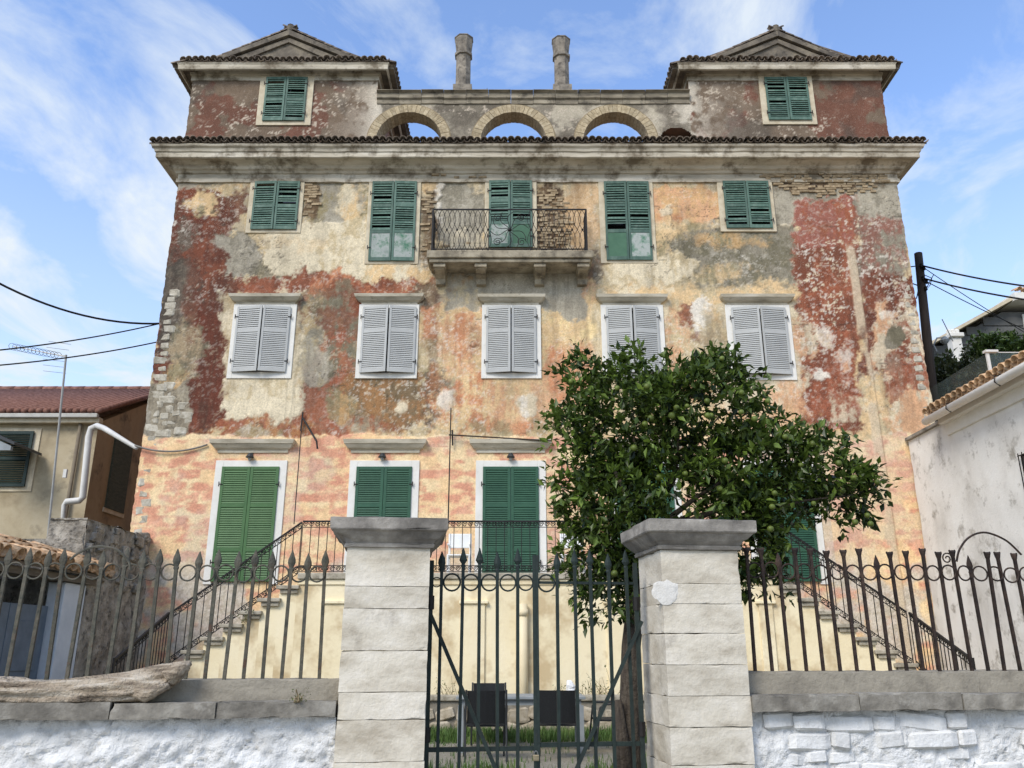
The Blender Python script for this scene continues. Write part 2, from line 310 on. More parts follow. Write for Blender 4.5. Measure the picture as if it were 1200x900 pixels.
# kind, cx, cy, rx, ry (photo-scale units on the wall plane), colour a, b, fleck amount, opacity, edge, ragged
PATCH = [
 # top storey
 ('r', 620, 250, 440, 70, C(190, 174, 144), C(208, 186, 146), .25, 1, 8, 10),
 ('e', 225, 290, 48, 95, RED2, WINE, .75, 1, 4, 14), ('e', 205, 330, 30, 100, WINE, MOULD, .4, .9, 6, 12),
 ('e', 268, 232, 24, 30, WINE, RED2, .7, .9, 4, 14), ('e', 237, 240, 15, 13, YEL, OLIVE, .3, .95, 4, 8), ('e', 270, 218, 40, 8, YEL, CREAM2, .3, .9, 4, 6),
 ('e', 222, 212, 30, 8, GREY, GREY2, .1, .9, 4, 5),
 ('e', 392, 238, 44, 34, GREY, OLIVE, .15, 1, 5, 12), ('e', 412, 238, 16, 22, CREAM, YEL, .1, .8, 4, 9),
 ('e', 272, 300, 36, 30, GREY, GREY2, .2, 1, 2, 9), ('e', 318, 315, 20, 16, GREY2, OLIVE2, .1, .8, 5, 9),
 ('e', 375, 296, 68, 42, CREAM, CREAM, .0, 1, 3, 10), ('e', 412, 300, 40, 42, CREAM, CREAM2, .0, 1, 3, 8), ('e', 350, 285, 40, 10, YEL, CREAM, .1, .4, 6, 8),
 ('e', 463, 322, 40, 18, CREAM, YEL, .1, 1, 4, 8),
 ('e', 532, 250, 42, 44, GREY, GREY2, .15, 1, 3, 10), ('e', 503, 222, 12, 12, YEL, YEL2, .1, .8, 3, 6), ('r', 512, 236, 3.5, 26, WHT, WHT, .0, .9, 2, 6),
 ('e', 500, 270, 14, 40, MOULD, OLIVE2, .3, .7, 5, 9), ('e', 545, 283, 30, 12, CREAM, GREY, .3, .7, 4, 8),
 ('e', 645, 258, 27, 40, C(86, 68, 51), C(124, 102, 76), .1, 1, 3, 8), ('e', 682, 250, 22, 46, C(190, 158, 118), C(206, 176, 138), .15, 1, 5, 9),
 ('e', 690, 320, 18, 24, C(128, 100, 80), MOULD, .2, .9, 5, 10),
 ('e', 806, 238, 44, 28, C(212, 172, 124), PEACH, .2, 1, 5, 10), ('e', 790, 258, 16, 9, ORANGE, PEACH, .2, .7, 5, 8), ('e', 782, 247, 8, 6, CREAM, CREAM, 0, .8, 3, 4),
 ('e', 800, 282, 44, 24, OLIVE, YEL, .1, .9, 8, 12), ('e', 860, 305, 86, 42, OLIVE2, GREY2, .25, 1, 8, 14), ('e', 905, 300, 36, 55, GREY2, OLIVE2, .3, .95, 6, 12),
 ('e', 850, 283, 40, 8, YEL2, OLIVE, .1, .75, 5, 8), ('e', 838, 322, 34, 9, YEL, OLIVE, .1, .7, 5, 9), ('e', 920, 245, 14, 20, CREAM, GREY, .2, .9, 4, 8),
 ('e', 756, 318, 52, 22, CREAM, CREAM2, .05, 1, 3, 9), ('e', 742, 298, 30, 22, CREAM, CREAM, .05, 1, 3, 8),
 ('r', 970, 225, 85, 34, GREY, GREY2, .1, 1, 4, 8), ('e', 968, 208, 70, 19, C(76, 60, 46), C(104, 84, 62), .1, 1, 3, 8), ('e', 364, 234, 11, 22, C(104, 84, 62), C(134, 112, 84), .1, 1, 3, 6), ('e', 500, 262, 9, 38, C(104, 84, 62), C(134, 112, 84), .1, .9, 3, 6),
 # broad band of the middle storey
 ('r', 620, 425, 460, 88, YEL, CREAM2, .3, 1, 10, 14),
 ('e', 340, 345, 110, 24, RED, RED2, .35, 1, 4, 12), ('r', 392, 342, 116, 13, RED, RED2, .4, .95, 4, 12), ('e', 402, 392, 24, 56, C(128, 88, 66), OLIVE2, .35, .9, 5, 12), ('e', 395, 350, 34, 30, RED, ORANGE, .4, .9, 5, 12),
 ('e', 232, 400, 52, 120, WINE, RED2, .25, 1, 4, 10), ('e', 215, 375, 34, 70, WINE, MOULD2, .2, .9, 5, 10), ('e', 250, 430, 36, 76, WINE, C(104, 59, 46), .15, 1, 3, 8), ('e', 208, 360, 24, 60, MOULD2, MOULD, .15, .9, 6, 10),
 ('r', 188, 478, 34, 34, C(158, 148, 128), C(132, 122, 104), .1, 1, 2, 4), ('r', 168, 560, 9, 250, C(172, 164, 148), C(140, 132, 118), .1, .9, 2, 3), ('e', 218, 408, 22, 38, OLIVE2, C(158, 140, 112), .15, .95, 5, 10), ('e', 208, 440, 14, 14, YEL2, OLIVE, .1, .7, 4, 8), ('e', 225, 345, 10, 50, RED2, WINE, .2, .6, 5, 6),
 ('e', 378, 405, 42, 62, C(176, 156, 120), GREY2, .25, 1, 6, 12), ('e', 400, 365, 30, 34, RED2, OLIVE2, .3, .8, 6, 12), ('e', 348, 355, 10, 30, RED, RED2, .3, .7, 4, 8),
 ('e', 372, 480, 44, 50, RED, C(150, 94, 72), .3, .95, 6, 14), ('e', 398, 435, 26, 46, RED, OLIVE2, .3, .85, 6, 12), ('e', 362, 425, 24, 30, C(178, 164, 130), GREY, .15, .9, 4, 9),
 ('e', 308, 470, 46, 34, CREAM, CREAM, .05, 1, 3, 8), ('r', 308, 405, 46, 62, CREAM, CREAM2, .1, .9, 4, 7), ('e', 310, 505, 60, 16, RED, C(170, 122, 82), .4, .95, 4, 10), ('e', 300, 507, 26, 9, OLIVE, GREY, .2, .8, 4, 7),
 ('e', 455, 472, 66, 36, C(152, 112, 74), C(116, 98, 74), .4, .95, 6, 14), ('e', 420, 500, 44, 12, GREY2, RED, .3, .7, 5, 8), ('e', 400, 480, 18, 20, YEL2, OLIVE, .2, .7, 4, 8),
 ('e', 474, 478, 8, 9, CREAM, CREAM, 0, .9, 3, 3), ('e', 505, 380, 11, 46, RED, ORANGE, .35, .9, 4, 8), ('e', 498, 345, 16, 14, MOULD, OLIVE2, .3, .8, 5, 8),
 ('e', 504, 415, 18, 22, CREAM2, OLIVE, .2, .8, 5, 9), ('e', 512, 460, 16, 40, C(150, 98, 68), MOULD, .4, .8, 5, 10),
 ('e', 540, 390, 30, 60, PEACH, YEL, .35, .95, 6, 12), ('e', 542, 395, 16, 28, ORANGE, PEACH, .3, .8, 6, 10), ('e', 560, 475, 50, 34, ORANGE, YEL, .4, .9, 7, 14),
 ('e', 615, 470, 40, 36, PEACH, YEL, .35, .85, 7, 12), ('e', 617, 475, 13, 13, CREAM, WHT, 0, .9, 4, 5), ('e', 524, 468, 9, 12, CREAM, WHT, 0, .8, 4, 4), ('e', 600, 500, 50, 10, OLIVE, ORANGE, .5, .7, 5, 9),
 ('e', 665, 398, 34, 42, YEL, C(230, 204, 152), .15, 1, 6, 10), ('e', 672, 440, 34, 40, PEACH, ORANGE, .45, .9, 7, 12), ('e', 690, 350, 14, 20, YEL, PEACH, .2, .9, 5, 8),
 ('r', 602, 336, 82, 30, GREY, C(182, 174, 156), .0, 1, 3, 7), ('e', 672, 362, 20, 16, GREY, GREY, 0, 1, 3, 6), ('e', 545, 350, 30, 14, GREY, CREAM2, 0, .9, 4, 7), ('e', 535, 330, 20, 8, C(176, 136, 90), GREY, .1, .6, 5, 7),
 ('r', 740, 408, 44, 50, CREAM, CREAM2, .1, .8, 6, 8), ('e', 738, 343, 46, 8, YEL, CREAM, .1, .9, 4, 6), ('e', 800, 415, 26, 46, PEACH, CREAM2, .4, .9, 6, 12), ('e', 790, 440, 16, 26, ORANGE, PEACH, .4, .8, 5, 10),
 ('e', 808, 370, 12, 16, RED, RED2, .4, .9, 4, 9), ('e', 822, 372, 13, 24, WHT, WHT, .1, .95, 3, 9), ('e', 826, 400, 16, 8, RED2, MOULD, .4, .7, 4, 8), ('e', 838, 400, 16, 40, CREAM2, YEL, .2, .7, 5, 9),
 ('e', 835, 455, 30, 20, YEL2, RED, .4, .7, 6, 10),
 ('r', 892, 410, 48, 56, CREAM, CREAM2, .15, .85, 6, 8), ('e', 890, 475, 50, 24, CREAM, PEACH, .2, .9, 6, 9),
 # red field at the right
 ('r', 968, 290, 34, 56, RED, C(150, 96, 82), .7, 1, 4, 9), ('r', 970, 398, 38, 108, RED, RED2, .6, 1, 5, 12), ('e', 926, 440, 16, 58, CREAM, PEACH, .4, .8, 6, 12), ('e', 940, 400, 16, 26, CREAM, PEACH, .3, .8, 4, 10),
 ('e', 962, 395, 9, 12, CREAM, WHT, .3, .6, 4, 12), ('e', 990, 425, 9, 22, WHT, PEACH, .4, .6, 4, 12), ('e', 962, 443, 8, 6, WHT, WHT, 0, .9, 2, 4), ('e', 990, 478, 30, 14, CREAM, RED, .3, .7, 5, 10),
 ('e', 905, 490, 40, 12, PEACH, YEL2, .2, .7, 5, 8),
 ('r', 1040, 240, 34, 26, GREY, GREY2, .15, 1, 6, 8), ('r', 1034, 300, 34, 42, C(140, 100, 86), GREY2, .6, 1, 6, 10), ('r', 1046, 380, 38, 60, RED2, WINE, .5, 1, 6, 12), ('e', 1068, 420, 30, 60, RED, CREAM, .5, .9, 6, 12),
 ('e', 1058, 440, 20, 60, RED, RED2, .5, .8, 6, 12), ('e', 1034, 398, 14, 46, CREAM, PEACH, .3, .8, 4, 10), ('e', 1075, 490, 34, 34, CREAM, PEACH, .1, .95, 5, 10), ('e', 1048, 396, 13, 13, OLIVE2, GREY2, 0, 1, 2, 2),
 ('e', 1046, 370, 12, 6, WHT, PEACH, .2, .7, 3, 8),
]
def paint_facade(X, Z):
    d = np.stack([X, np.full_like(X, FY), Z - EYE], -1)
    yc = -d[:, 1] * st + d[:, 2] * ct; zc_ = d[:, 1] * ct + d[:, 2] * st
    px = 600 + FPX * X / zc_; py = 450 - FPX * yc / zc_           # wall coordinates in the units the patches are listed in
    w1, w2 = fbm(X * .9, Z * .9, 11) - .5, fbm(X * .9 + 40, Z * .9, 23) - .5
    px = px + w1 * 18 + (fbm(X * 4, Z * 4, 31) - .5) * 14; py = py + w2 * 18 + (fbm(X * 4, Z * 4, 37) - .5) * 14
    pyr = py - w2 * 30
    rag = (fbm(X * 4, Z * 4, 41, 6, .74) - .5) * 3.6
    fine = fbm(X * 14, Z * 14, 51, 4, .65)
    streak = fbm(X * 8, Z * 1.0, 61, 5, .65)
    rgb = np.tile(CREAM2, (len(X), 1)); fl = np.full(len(X), .2); h = np.zeros(len(X))
    for i, (k, cx, cy, rx, ry, a, b, f_, op, e, amp) in enumerate(PATCH):
        if k == 'e': q = (1 - np.sqrt(((px - cx) / rx) ** 2 + ((py - cy) / ry) ** 2)) * min(rx, ry)
        else: q = np.minimum(rx - np.abs(px - cx), ry - np.abs(py - cy))
        sel = q > -(e + amp * 1.7)
        if not sel.any(): continue
        e = e * .65; m = sstep(-e, e, q[sel] + rag[sel] * amp * .75) * op
        xs, zs = X[sel], Z[sel]
        nn = fbm(xs * 2.6 + i * 3.1, zs * 2.2 + i * 1.7, 70 + i, 6, .76) * .68 + .32 * streak[sel]
        c = a + (b - a) * sstep(.43, .57, nn)[:, None]
        rgb[sel] = rgb[sel] * (1 - m[:, None]) + c * m[:, None]; fl[sel] = fl[sel] * (1 - m) + f_ * m
        hv = .022 if (a is CREAM or a is WHT) else (-.014 if (a is GREY or a is GREY2 or a is MOULD) else .006); h[sel] = h[sel] * (1 - m) + hv * m
    # soot and damp: runs below the entablature, blotches
    damp = sstep(.54, .72, fbm(X * .55, Z * .45, 81)) * .28 + sstep(.56, .7, fbm(X * 2.2, Z * .9, 83)) * .28
    upper = sstep(fz(560), fz(480), Z)
    rgb = rgb * (1 - (damp * upper)[:, None]) + (rgb * .35 + MOULD * .35) * (damp * upper)[:, None]
    run = sstep(.53, .70, fbm(X * 5.5, Z * .32, 85, 5, .7)) * sstep(.35, .6, fbm(X * .5, Z * .5, 87)) * .5 * upper
    rgb = rgb * (1 - run[:, None]) + (rgb * .45 + MOULD * .2) * run[:, None]
    blot = sstep(.56, .66, fbm(X * 5, Z * 5, 88, 6, .78)) * .30; rgb = rgb * (1 - blot[:, None]) + rgb * .55 * blot[:, None]
    # flakes fallen off the limewash
    clus = sstep(.38, .62, fbm(X * .9, Z * .9, 89)); chip = sstep(.6, .68, fbm(X * 6, Z * 7.5, 91, 5, .8)) * np.clip(fl * 1.5, 0, 1) * (.3 + .65 * clus)
    under = np.where((fbm(X * 1.3, Z * 1.3, 97) > .52)[:, None], WHT, CREAM)
    rgb = rgb * (1 - chip[:, None]) + under * chip[:, None]; h -= chip * .005
    chip2 = sstep(.63, .66, fbm(X * 13, Z * 14, 95, 3, .7)) * np.clip(fl * 1.4, 0, 1) * (.15 + .5 * clus)
    rgb = rgb * (1 - chip2[:, None]) + WHT * chip2[:, None]; h -= chip2 * .004
    crk = sstep(.006, .0015, np.abs(fbm(X * .8 + .6 * fbm(X * 3, Z * 3, 171), Z * .7, 173, 5, .6) - .5)) * sstep(.5, .58, fbm(X * .5, Z * .5, 175)) * .6
    rgb = rgb * (1 - crk[:, None]) + MOULD2 * .6 * crk[:, None]; h -= crk * .008
    # ground storey: salmon daubs over straw-coloured limewash, in loose courses
    gz = fz(512) + (fbm(X * 1.2, Z * .1, 101) - .5) * .5 + (fbm(X * 6, Z * 6, 103) - .5) * .12
    gm = sstep(.02, -.02, Z - gz)
    row = np.floor(Z / .27 + .25 * fbm(X * .6, Z * .6, 105)); off = (row % 2) * .28
    cell = np.floor((X + off) / .56 + .2 * fbm(X, Z, 107))
    rt = np.random.RandomState(5).rand(64, 64)
    cv = rt[row.astype(int) & 63, cell.astype(int) & 63]
    fxz = np.abs(((Z / .27 + .25 * fbm(X * .6, Z * .6, 105)) % 1) - .5); fxx = np.abs((((X + off) / .56 + .2 * fbm(X, Z, 107)) % 1) - .5)
    da = sstep(.36, .60, (.5 - np.maximum(fxz * .9, fxx * .8)) * .5 + cv * .30 + .9 * (fbm(X * 3, Z * 6.5, 109, 5, .62) - .5) + .18)
    base = C(228, 194, 148) + (C(232, 206, 162) - C(228, 194, 148)) * sstep(.4, .6, fbm(X * 2, Z * 2, 111))[:, None]
    daub = C(208, 150, 122) + (C(218, 166, 136) - C(208, 150, 122)) * sstep(.4, .6, fbm(X * 3, Z * 3, 113))[:, None]
    gcol = base * (1 - da[:, None]) + daub * da[:, None]
    low = sstep(fz(610), fz(690), Z) if False else sstep(3.9, 2.6, Z)
    pale = np.clip(sstep(.47, .56, fbm(X * .9, Z * .9, 115) + .12 * low + np.where((X > 4.6) & (X < 7.6), .07, 0.0) - np.where(X < -3, .05, 0)), 0, 1) * np.clip(.25 + low + np.where((X > 5.2) & (X < 7.4), .35, 0), 0, .9)
    pcol = C(206, 198, 184) + (C(176, 168, 152) - C(206, 198, 184)) * sstep(.45, .6, fine)[:, None]
    gcol = gcol * (1 - pale[:, None]) + pcol * pale[:, None]
    rgb = rgb * (1 - gm[:, None]) + gcol * gm[:, None]; h = h * (1 - gm) + .016 * gm; fl = fl * (1 - gm) + .12 * gm
    # a pilaster strip of newer render runs up the right of the front
    xs_ = fx(1014, 420); sm = sstep(.13, .09, np.abs(X - xs_ + (fbm(Z * 3, X * 0, 141) - .5) * .06)) * sstep(fz(283), fz(296), Z) * .75 * sstep(.3, .45, fbm(X * 2, Z * 1.2, 143))
    rgb = rgb * (1 - sm[:, None]) + C(204, 186, 158) * sm[:, None]; h = h + sm * .012
    gl_ = sstep(.02, .0, np.abs(X - xs_ - .13)) * sstep(fz(283), fz(296), Z) * .5; rgb = rgb * (1 - gl_[:, None]) + C(120, 96, 80) * gl_[:, None]
    # towers and arcade
    tm = sstep(Z_CORN + .5, Z_CORN + .6, Z)
    tn = fbm(X * 1.1, Z * 1.1, 121); tn2 = fbm(X * 2.5, Z * 2.5, 123)
    tcol = (C(116, 100, 84) + (C(112, 78, 64) - C(116, 100, 84)) * sstep(.49, .54, tn + .12 * (tn2 - .5))[:, None]) * (.75 + .5 * tn2[:, None])
    dk = sstep(.5, .62, fbm(X * .8 + 9, Z * .8, 127)); tcol = tcol * (1 - .6 * dk[:, None]) + C(84, 78, 70) * .6 * dk[:, None]
    ar = ((X > TLX1) & (X < TRX0)).astype(float)
    an = fbm(X * 1.6, Z * 1.6, 131); acol = C(122, 114, 100) + (C(178, 168, 148) - C(122, 114, 100)) * sstep(.4, .6, an)[:, None]
    ac2 = sstep(.54, .62, fbm(X * 2.1, Z * 3, 133)); acol = acol * (1 - .6 * ac2[:, None]) + C(92, 84, 74) * .6 * ac2[:, None]
    edge = np.exp(-np.minimum(np.abs(X - TLX1), np.abs(X - TRX0)) * 2.2) * sstep(.42, .56, fbm(X * 3, Z * 3, 137))
    tcol = tcol * (1 - ar[:, None]) + acol * ar[:, None]
    tcol = tcol * (1 - edge[:, None]) + C(206, 196, 178) * edge[:, None]
    tch = sstep(.57, .66, fbm(X * 8, Z * 10, 139, 6, .82)) * (.1 + .75 * sstep(.4, .6, fbm(X * 1.1, Z * 1.4, 138)))
    tcol = tcol * (1 - tch[:, None]) + C(200, 186, 166) * tch[:, None]
    rgb = rgb * (1 - tm[:, None]) + tcol * tm[:, None]; fl = fl * (1 - tm) + .4 * tm
    rgb = rgb * (.86 + .28 * fine)[:, None] * (.9 + .2 * streak)[:, None]
    h = h + (fbm(X * .7, Z * .7, 151) - .5) * .03 + (fbm(X * 6, Z * 6, 153) - .5) * .008
    return np.clip(rgb, 0.004, .9), fl, h
def plaster_material():
    m = bpy.data.materials.new('weathered_plaster'); m.use_nodes = True; t = m.node_tree; t.nodes.clear()
    o = N('ShaderNodeOutputMaterial', t); p = N('ShaderNodeBsdfPrincipled', t); t.links.new(p.outputs[0], o.inputs[0])
    p.inputs['Roughness'].default_value = .92; p.inputs['Specular IOR Level'].default_value = .15
    a = N('ShaderNodeVertexColor', t, layer_name='Col'); c = N('ShaderNodeTexCoord', t)
    n1 = N('ShaderNodeTexNoise', t); n1.inputs['Scale'].default_value = 26; n1.inputs['Detail'].default_value = 6; n1.inputs['Roughness'].default_value = .7
    n2 = N('ShaderNodeTexNoise', t); n2.inputs['Scale'].default_value = 60; n2.inputs['Detail'].default_value = 4; n2.inputs['Roughness'].default_value = .7
    for n_ in (n1, n2): t.links.new(c.outputs['Object'], n_.inputs['Vector'])
    mr = N('ShaderNodeMapRange', t); mr.inputs['From Min'].default_value = .3; mr.inputs['From Max'].default_value = .7; mr.inputs['To Min'].default_value = .72; mr.inputs['To Max'].default_value = 1.22
    t.links.new(n1.outputs['Fac'], mr.inputs['Value'])
    mu = N('ShaderNodeVectorMath', t, operation='SCALE'); t.links.new(a.outputs['Color'], mu.inputs[0]); t.links.new(mr.outputs[0], mu.inputs['Scale'])
    # small flakes, as many as the layer carries (alpha)
    fr = N('ShaderNodeMapRange', t); fr.inputs['From Min'].default_value = .6; fr.inputs['From Max'].default_value = .66; t.links.new(n2.outputs['Fac'], fr.inputs['Value'])
    fm = N('ShaderNodeMath', t, operation='MULTIPLY', use_clamp=True); t.links.new(fr.outputs[0], fm.inputs[0]); t.links.new(a.outputs['Alpha'], fm.inputs[1])
    mx_ = N('ShaderNodeMixRGB', t); mx_.inputs['Color2'].default_value = (*lin((214, 202, 182)), 1)
    t.links.new(fm.outputs[0], mx_.inputs['Fac']); t.links.new(mu.outputs[0], mx_.inputs['Color1']); t.links.new(mx_.outputs[0], p.inputs['Base Color'])
    ad = N('ShaderNodeMath', t, operation='ADD'); t.links.new(n1.outputs['Fac'], ad.inputs[0]); t.links.new(fm.outputs[0], ad.inputs[1])
    b = N('ShaderNodeBump', t); b.inputs['Strength'].default_value = .5; b.inputs['Distance'].default_value = .02
    t.links.new(ad.outputs[0], b.inputs['Height']); t.links.new(b.outputs[0], p.inputs['Normal'])
    return m
M_PLASTER = plaster_material()
def plaster_wall(name, x0, x1, z0, z1, keep=None, step=.03):
    nx = max(2, int((x1 - x0) / step)); nz = max(2, int((z1 - z0) / step))
    xs = np.linspace(x0, x1, nx + 1); zs = np.linspace(z0, z1, nz + 1)
    X, Z = np.meshgrid(xs, zs); Xf, Zf = X.ravel(), Z.ravel()
    rgb, fl, h = paint_facade(Xf, Zf)
    # the free vertical edges of the house are a little ragged
    rg = (fbm(Zf * 2.2, Xf * 0 + 3, 161) - .5) * .10 + (fbm(Zf * 9, Xf * 0 + 3, 163) - .5) * .05
    Xo = Xf.copy(); e0 = Xf < XL + .01; e1 = Xf > XR - .01
    Xo[e0] += np.abs(rg[e0]); Xo[e1] -= np.abs(rg[e1])
    co = np.stack([Xo, FY - h, Zf], -1)
    i, j = np.meshgrid(np.arange(nx), np.arange(nz)); a = (j * (nx + 1) + i).ravel()
    cx = (xs[i.ravel()] + xs[i.ravel() + 1]) / 2; cz = (zs[j.ravel()] + zs[j.ravel() + 1]) / 2
    ok = np.ones(len(a), bool)
    for (ox0, ox1, oz0, oz1) in OPEN: ok &= ~((cx > ox0) & (cx < ox1) & (cz > oz0) & (cz < oz1))
    if keep is not None: ok &= keep(cx, cz)
    a = a[ok]; q = np.stack([a, a + 1, a + nx + 2, a + nx + 1], -1)
    me = bpy.data.meshes.new(name); me.vertices.add(len(co)); me.vertices.foreach_set('co', co.ravel())
    me.loops.add(q.size); me.loops.foreach_set('vertex_index', q.ravel().astype(np.int32))
    me.polygons.add(len(q)); me.polygons.foreach_set('loop_start', np.arange(0, q.size, 4, dtype=np.int32)); me.polygons.foreach_set('loop_total', np.full(len(q), 4, np.int32))
    at_ = me.color_attributes.new('Col', 'FLOAT_COLOR', 'POINT')
    at_.data.foreach_set('color', np.concatenate([rgb, fl[:, None]], -1).astype(np.float32).ravel())
    me.update(calc_edges=True); me.validate()
    me.polygons.foreach_set('use_smooth', [True] * len(me.polygons)); me.materials.append(M_PLASTER)
    return link(name, me, villa)
plaster_wall('facade_wall', XL, XR, 0.0, Z_CORN + .02)
ZT0 = Z_CORN + .55
ARCH = [(fx(p_, 163), fz(165)) for p_ in (479, 601.7, 722)]; RO, RI = 1.12, .885
low_arch = (fx(793, 160), fz(165), fx(813, 160) - fx(793, 160), .42)
def keep_arc(cx, cz):
    ok = np.ones(len(cx), bool)
    for ax, az in ARCH: ok &= ((cx - ax) ** 2 + (cz - az) ** 2 > (RI + .06) ** 2) & ~((np.abs(cx - ax) < RI + .06) & (cz < az))
    ok &= ~((((cx - low_arch[0]) / low_arch[2]) ** 2 + ((cz - low_arch[1]) / low_arch[3]) ** 2) < 1)
    return ok
plaster_wall('tower_wall', XL, TLX1, ZT0, Z_TC0 + .02, step=.035)
plaster_wall('tower_wall', TRX0, XR, ZT0, Z_TC0 + .02, step=.035)
plaster_wall('arcade_wall', TLX1, TRX0, ZT0, ARC_BOT + .02, keep_arc, step=.035)
M_SIDE = mat('side_plaster', [(112, 100, 86), (142, 108, 90), (170, 152, 126)], scale=0.9, bump=0.4, spots=((84, 78, 70), 2, .56, .7))
# sides, back and roof deck of the house
DEPTH = 12.0
MB().box(XL + .06, XL + .45, FY + .02, FY + DEPTH, 0, Z_CORN + .6).build('side_wall', M_SIDE, villa)
MB().box(XR - .45, XR - .06, FY + .02, FY + DEPTH, 0, Z_CORN + .6).build('side_wall', M_SIDE, villa)
MB().box(XL + .46, XR - .46, FY + DEPTH - .4, FY + DEPTH - .01, 0, Z_CORN + .6).build('back_wall', M_SIDE, villa)
MB().box(XL + .46, XR - .46, FY + .62, FY + DEPTH - .41, Z_CORN + .2, Z_CORN + .45).build('roof_deck', M_SIDE, villa)
MB().box(XL + .46, XR - .46, FY + .36, FY + .6, 0, Z_CORN + .4).build('inner_wall', M_DARK, villa)
# tower side walls (behind the plastered fronts) and arcade back
for x0, x1 in ((XL, TLX1), (TRX0, XR)):
    for xa, xb in ((x0 + .03, x0 + .33), (x1 - .33, x1 - .03)):
        MB().box(xa, xb, FY + .03, FY + 4.2, ZT0, Z_TC1).build('tower_side_wall', M_SIDE, villa)
    MB().box(x0 + .34, x1 - .34, FY + 3.9, FY + 4.19, ZT0, Z_TC1).build('tower_back_wall', M_SIDE, villa)
# ---- cornices: a moulded profile swept along the front and round both corners
def sweep(name, prof, x0, x1, y, back, m, seg=48, rough=.006, seed=1):
    """prof: (out, z) from bottom to top; front at y, returns go back to y+back"""
    b = MB(); cols = []
    for k in range(5): cols.append((x0, y, -1, 0, k))
    path = [('L', t) for t in (1.0, .66, .33)] + [('F', i / seg) for i in range(seg + 1)] + [('R', t) for t in (.33, .66, 1.0)]
    rows = []
    for kind, t in path:
        r_ = []
        for o, z in prof:
            if kind == 'L': p = (x0 - o, y - o + (back + o) * t, z)
            elif kind == 'R': p = (x1 + o, y - o + (back + o) * t, z)
            else: p = (x0 - o + (x1 - x0 + 2 * o) * t, y - o, z)
            r_.append(p)
        rows.append(r_)
    n_ = len(prof); vs = [p for r_ in rows for p in r_]
    fs = [(i * n_ + j, (i + 1) * n_ + j, (i + 1) * n_ + j + 1, i * n_ + j + 1) for i in range(len(rows) - 1) for j in range(n_ - 1)]
    b.add(vs, fs); o = b.build(name, m, villa); roughen(o, rough, 2.3, seed); return o
ZF = at(600, 200, FY - .1).z; ZS = at(600, 184, FY - .46).z; ZG = at(600, 169.5, FY - CP).z
sweep('main_cornice', [(-.3, Z_CORN - .06), (.05, Z_CORN - .06), (.05, Z_CORN + .04), (.02, Z_CORN + .05), (.02, ZF - .06), (.06, ZF - .05), (.10, ZF), (.16, ZF + .03), (.2, ZF + .1), (.34, ZF + .17), (.44, ZS - .02), (.47, ZS), (.47, ZS + .13), (.5, ZS + .15), (.52, ZG - .06), (CP - .02, ZG - .02), (CP, ZG + .03), (CP - .04, ZG + .06), (-.3, ZG + .1)],
      XL, XR, FY, DEPTH, M_CORN, 200, .016)
for x0, x1 in ((XL, TLX1), (TRX0, XR)):
    a = Z_TC0; t = Z_TC1
    sweep('tower_cornice', [(-.1, a), (.03, a), (.03, a + .16), (.06, a + .18), (.08, a + .30), (.14, a + .36), (.22, a + .42), (.26, t - .2), (.3, t - .18), (.31, t - .05), (.34, t), (.3, t + .02), (-.2, t + .04)], x0, x1, FY, 4.2, M_CORN, 24, .008, 3)
# arcade coping
o = MB()
for k in range(14):
    xa = TLX1 - .0 + (TRX0 - TLX1) * k / 14; xb = TLX1 + (TRX0 - TLX1) * (k + 1) / 14
    b = MB(); yb = FY + .5
    b.prism([(0, 0)], 0, 0) if False else None
    prof = [(FY - .03, ARC_BOT), (FY - .03, ARC_BOT + .12), (FY - .08, ARC_BOT + .16), (FY - .08, ARC_BOT + .3), (FY - .16, ARC_BOT + .36), (FY - .16, ARC_TOP), (yb, ARC_TOP), (yb, ARC_BOT)]
    vs = [(xa + .004, y, z) for y, z in prof] + [(xb - .004, y, z) for y, z in prof]; q = len(prof)
    b.add(vs, [tuple(range(q)), tuple(range(2 * q - 1, q - 1, -1))] + [(i, i + q, (i + 1) % q + q, (i + 1) % q) for i in range(q)])
    c_ = b.build('coping_stone', mat('arcade_coping', [(84, 78, 68), (132, 123, 106), (164, 154, 134)], scale=3, stretch=(.5, 1, 2), bump=.4, spots=((58, 55, 48), 4, .53, .8)), villa, loc=(0, 0, rng.uniform(-.012, .012)))
# voussoirs through the thickness of the arcade wall, intrados and extrados
nv = 27
def vous_mesh():
    b = MB(); da = math.pi / nv / 2 * .93
    poly = [(RI * math.sin(-da), RI * math.cos(da)), (RI * math.sin(da), RI * math.cos(da)), (RO * math.sin(da), RO * math.cos(da)), (RO * math.sin(-da), RO * math.cos(da))]
    return b.prism(poly, -.035, .46).mesh('voussoir', M_VOUSS)
vm = vous_mesh()
for ax, az in ARCH:
    for k in range(nv):
        a = -math.pi / 2 + math.pi * (k + .5) / nv
        link('voussoir', vm, villa, (ax, FY + rng.uniform(-.008, .008), az), (0, a, 0))
    b = MB()  # mortar bed behind the bricks
    for k in range(32):
        a0, a1 = -math.pi / 2 + math.pi * k / 32, -math.pi / 2 + math.pi * (k + 1) / 32
        r0, r1 = RI + .012, RO + .03
        vs = [(ax + r * math.sin(t_), y, az + r * math.cos(t_)) for y in (FY - .015, FY + .44) for r, t_ in ((r0, a0), (r0, a1), (r1, a1), (r1, a0))]
        b.add(vs, [(0, 1, 2, 3), (7, 6, 5, 4), (0, 4, 5, 1), (2, 6, 7, 3)])
    b.build('arch_ring', mat('arch_mortar', [(128, 112, 86), (156, 140, 112)], scale=8), villa)
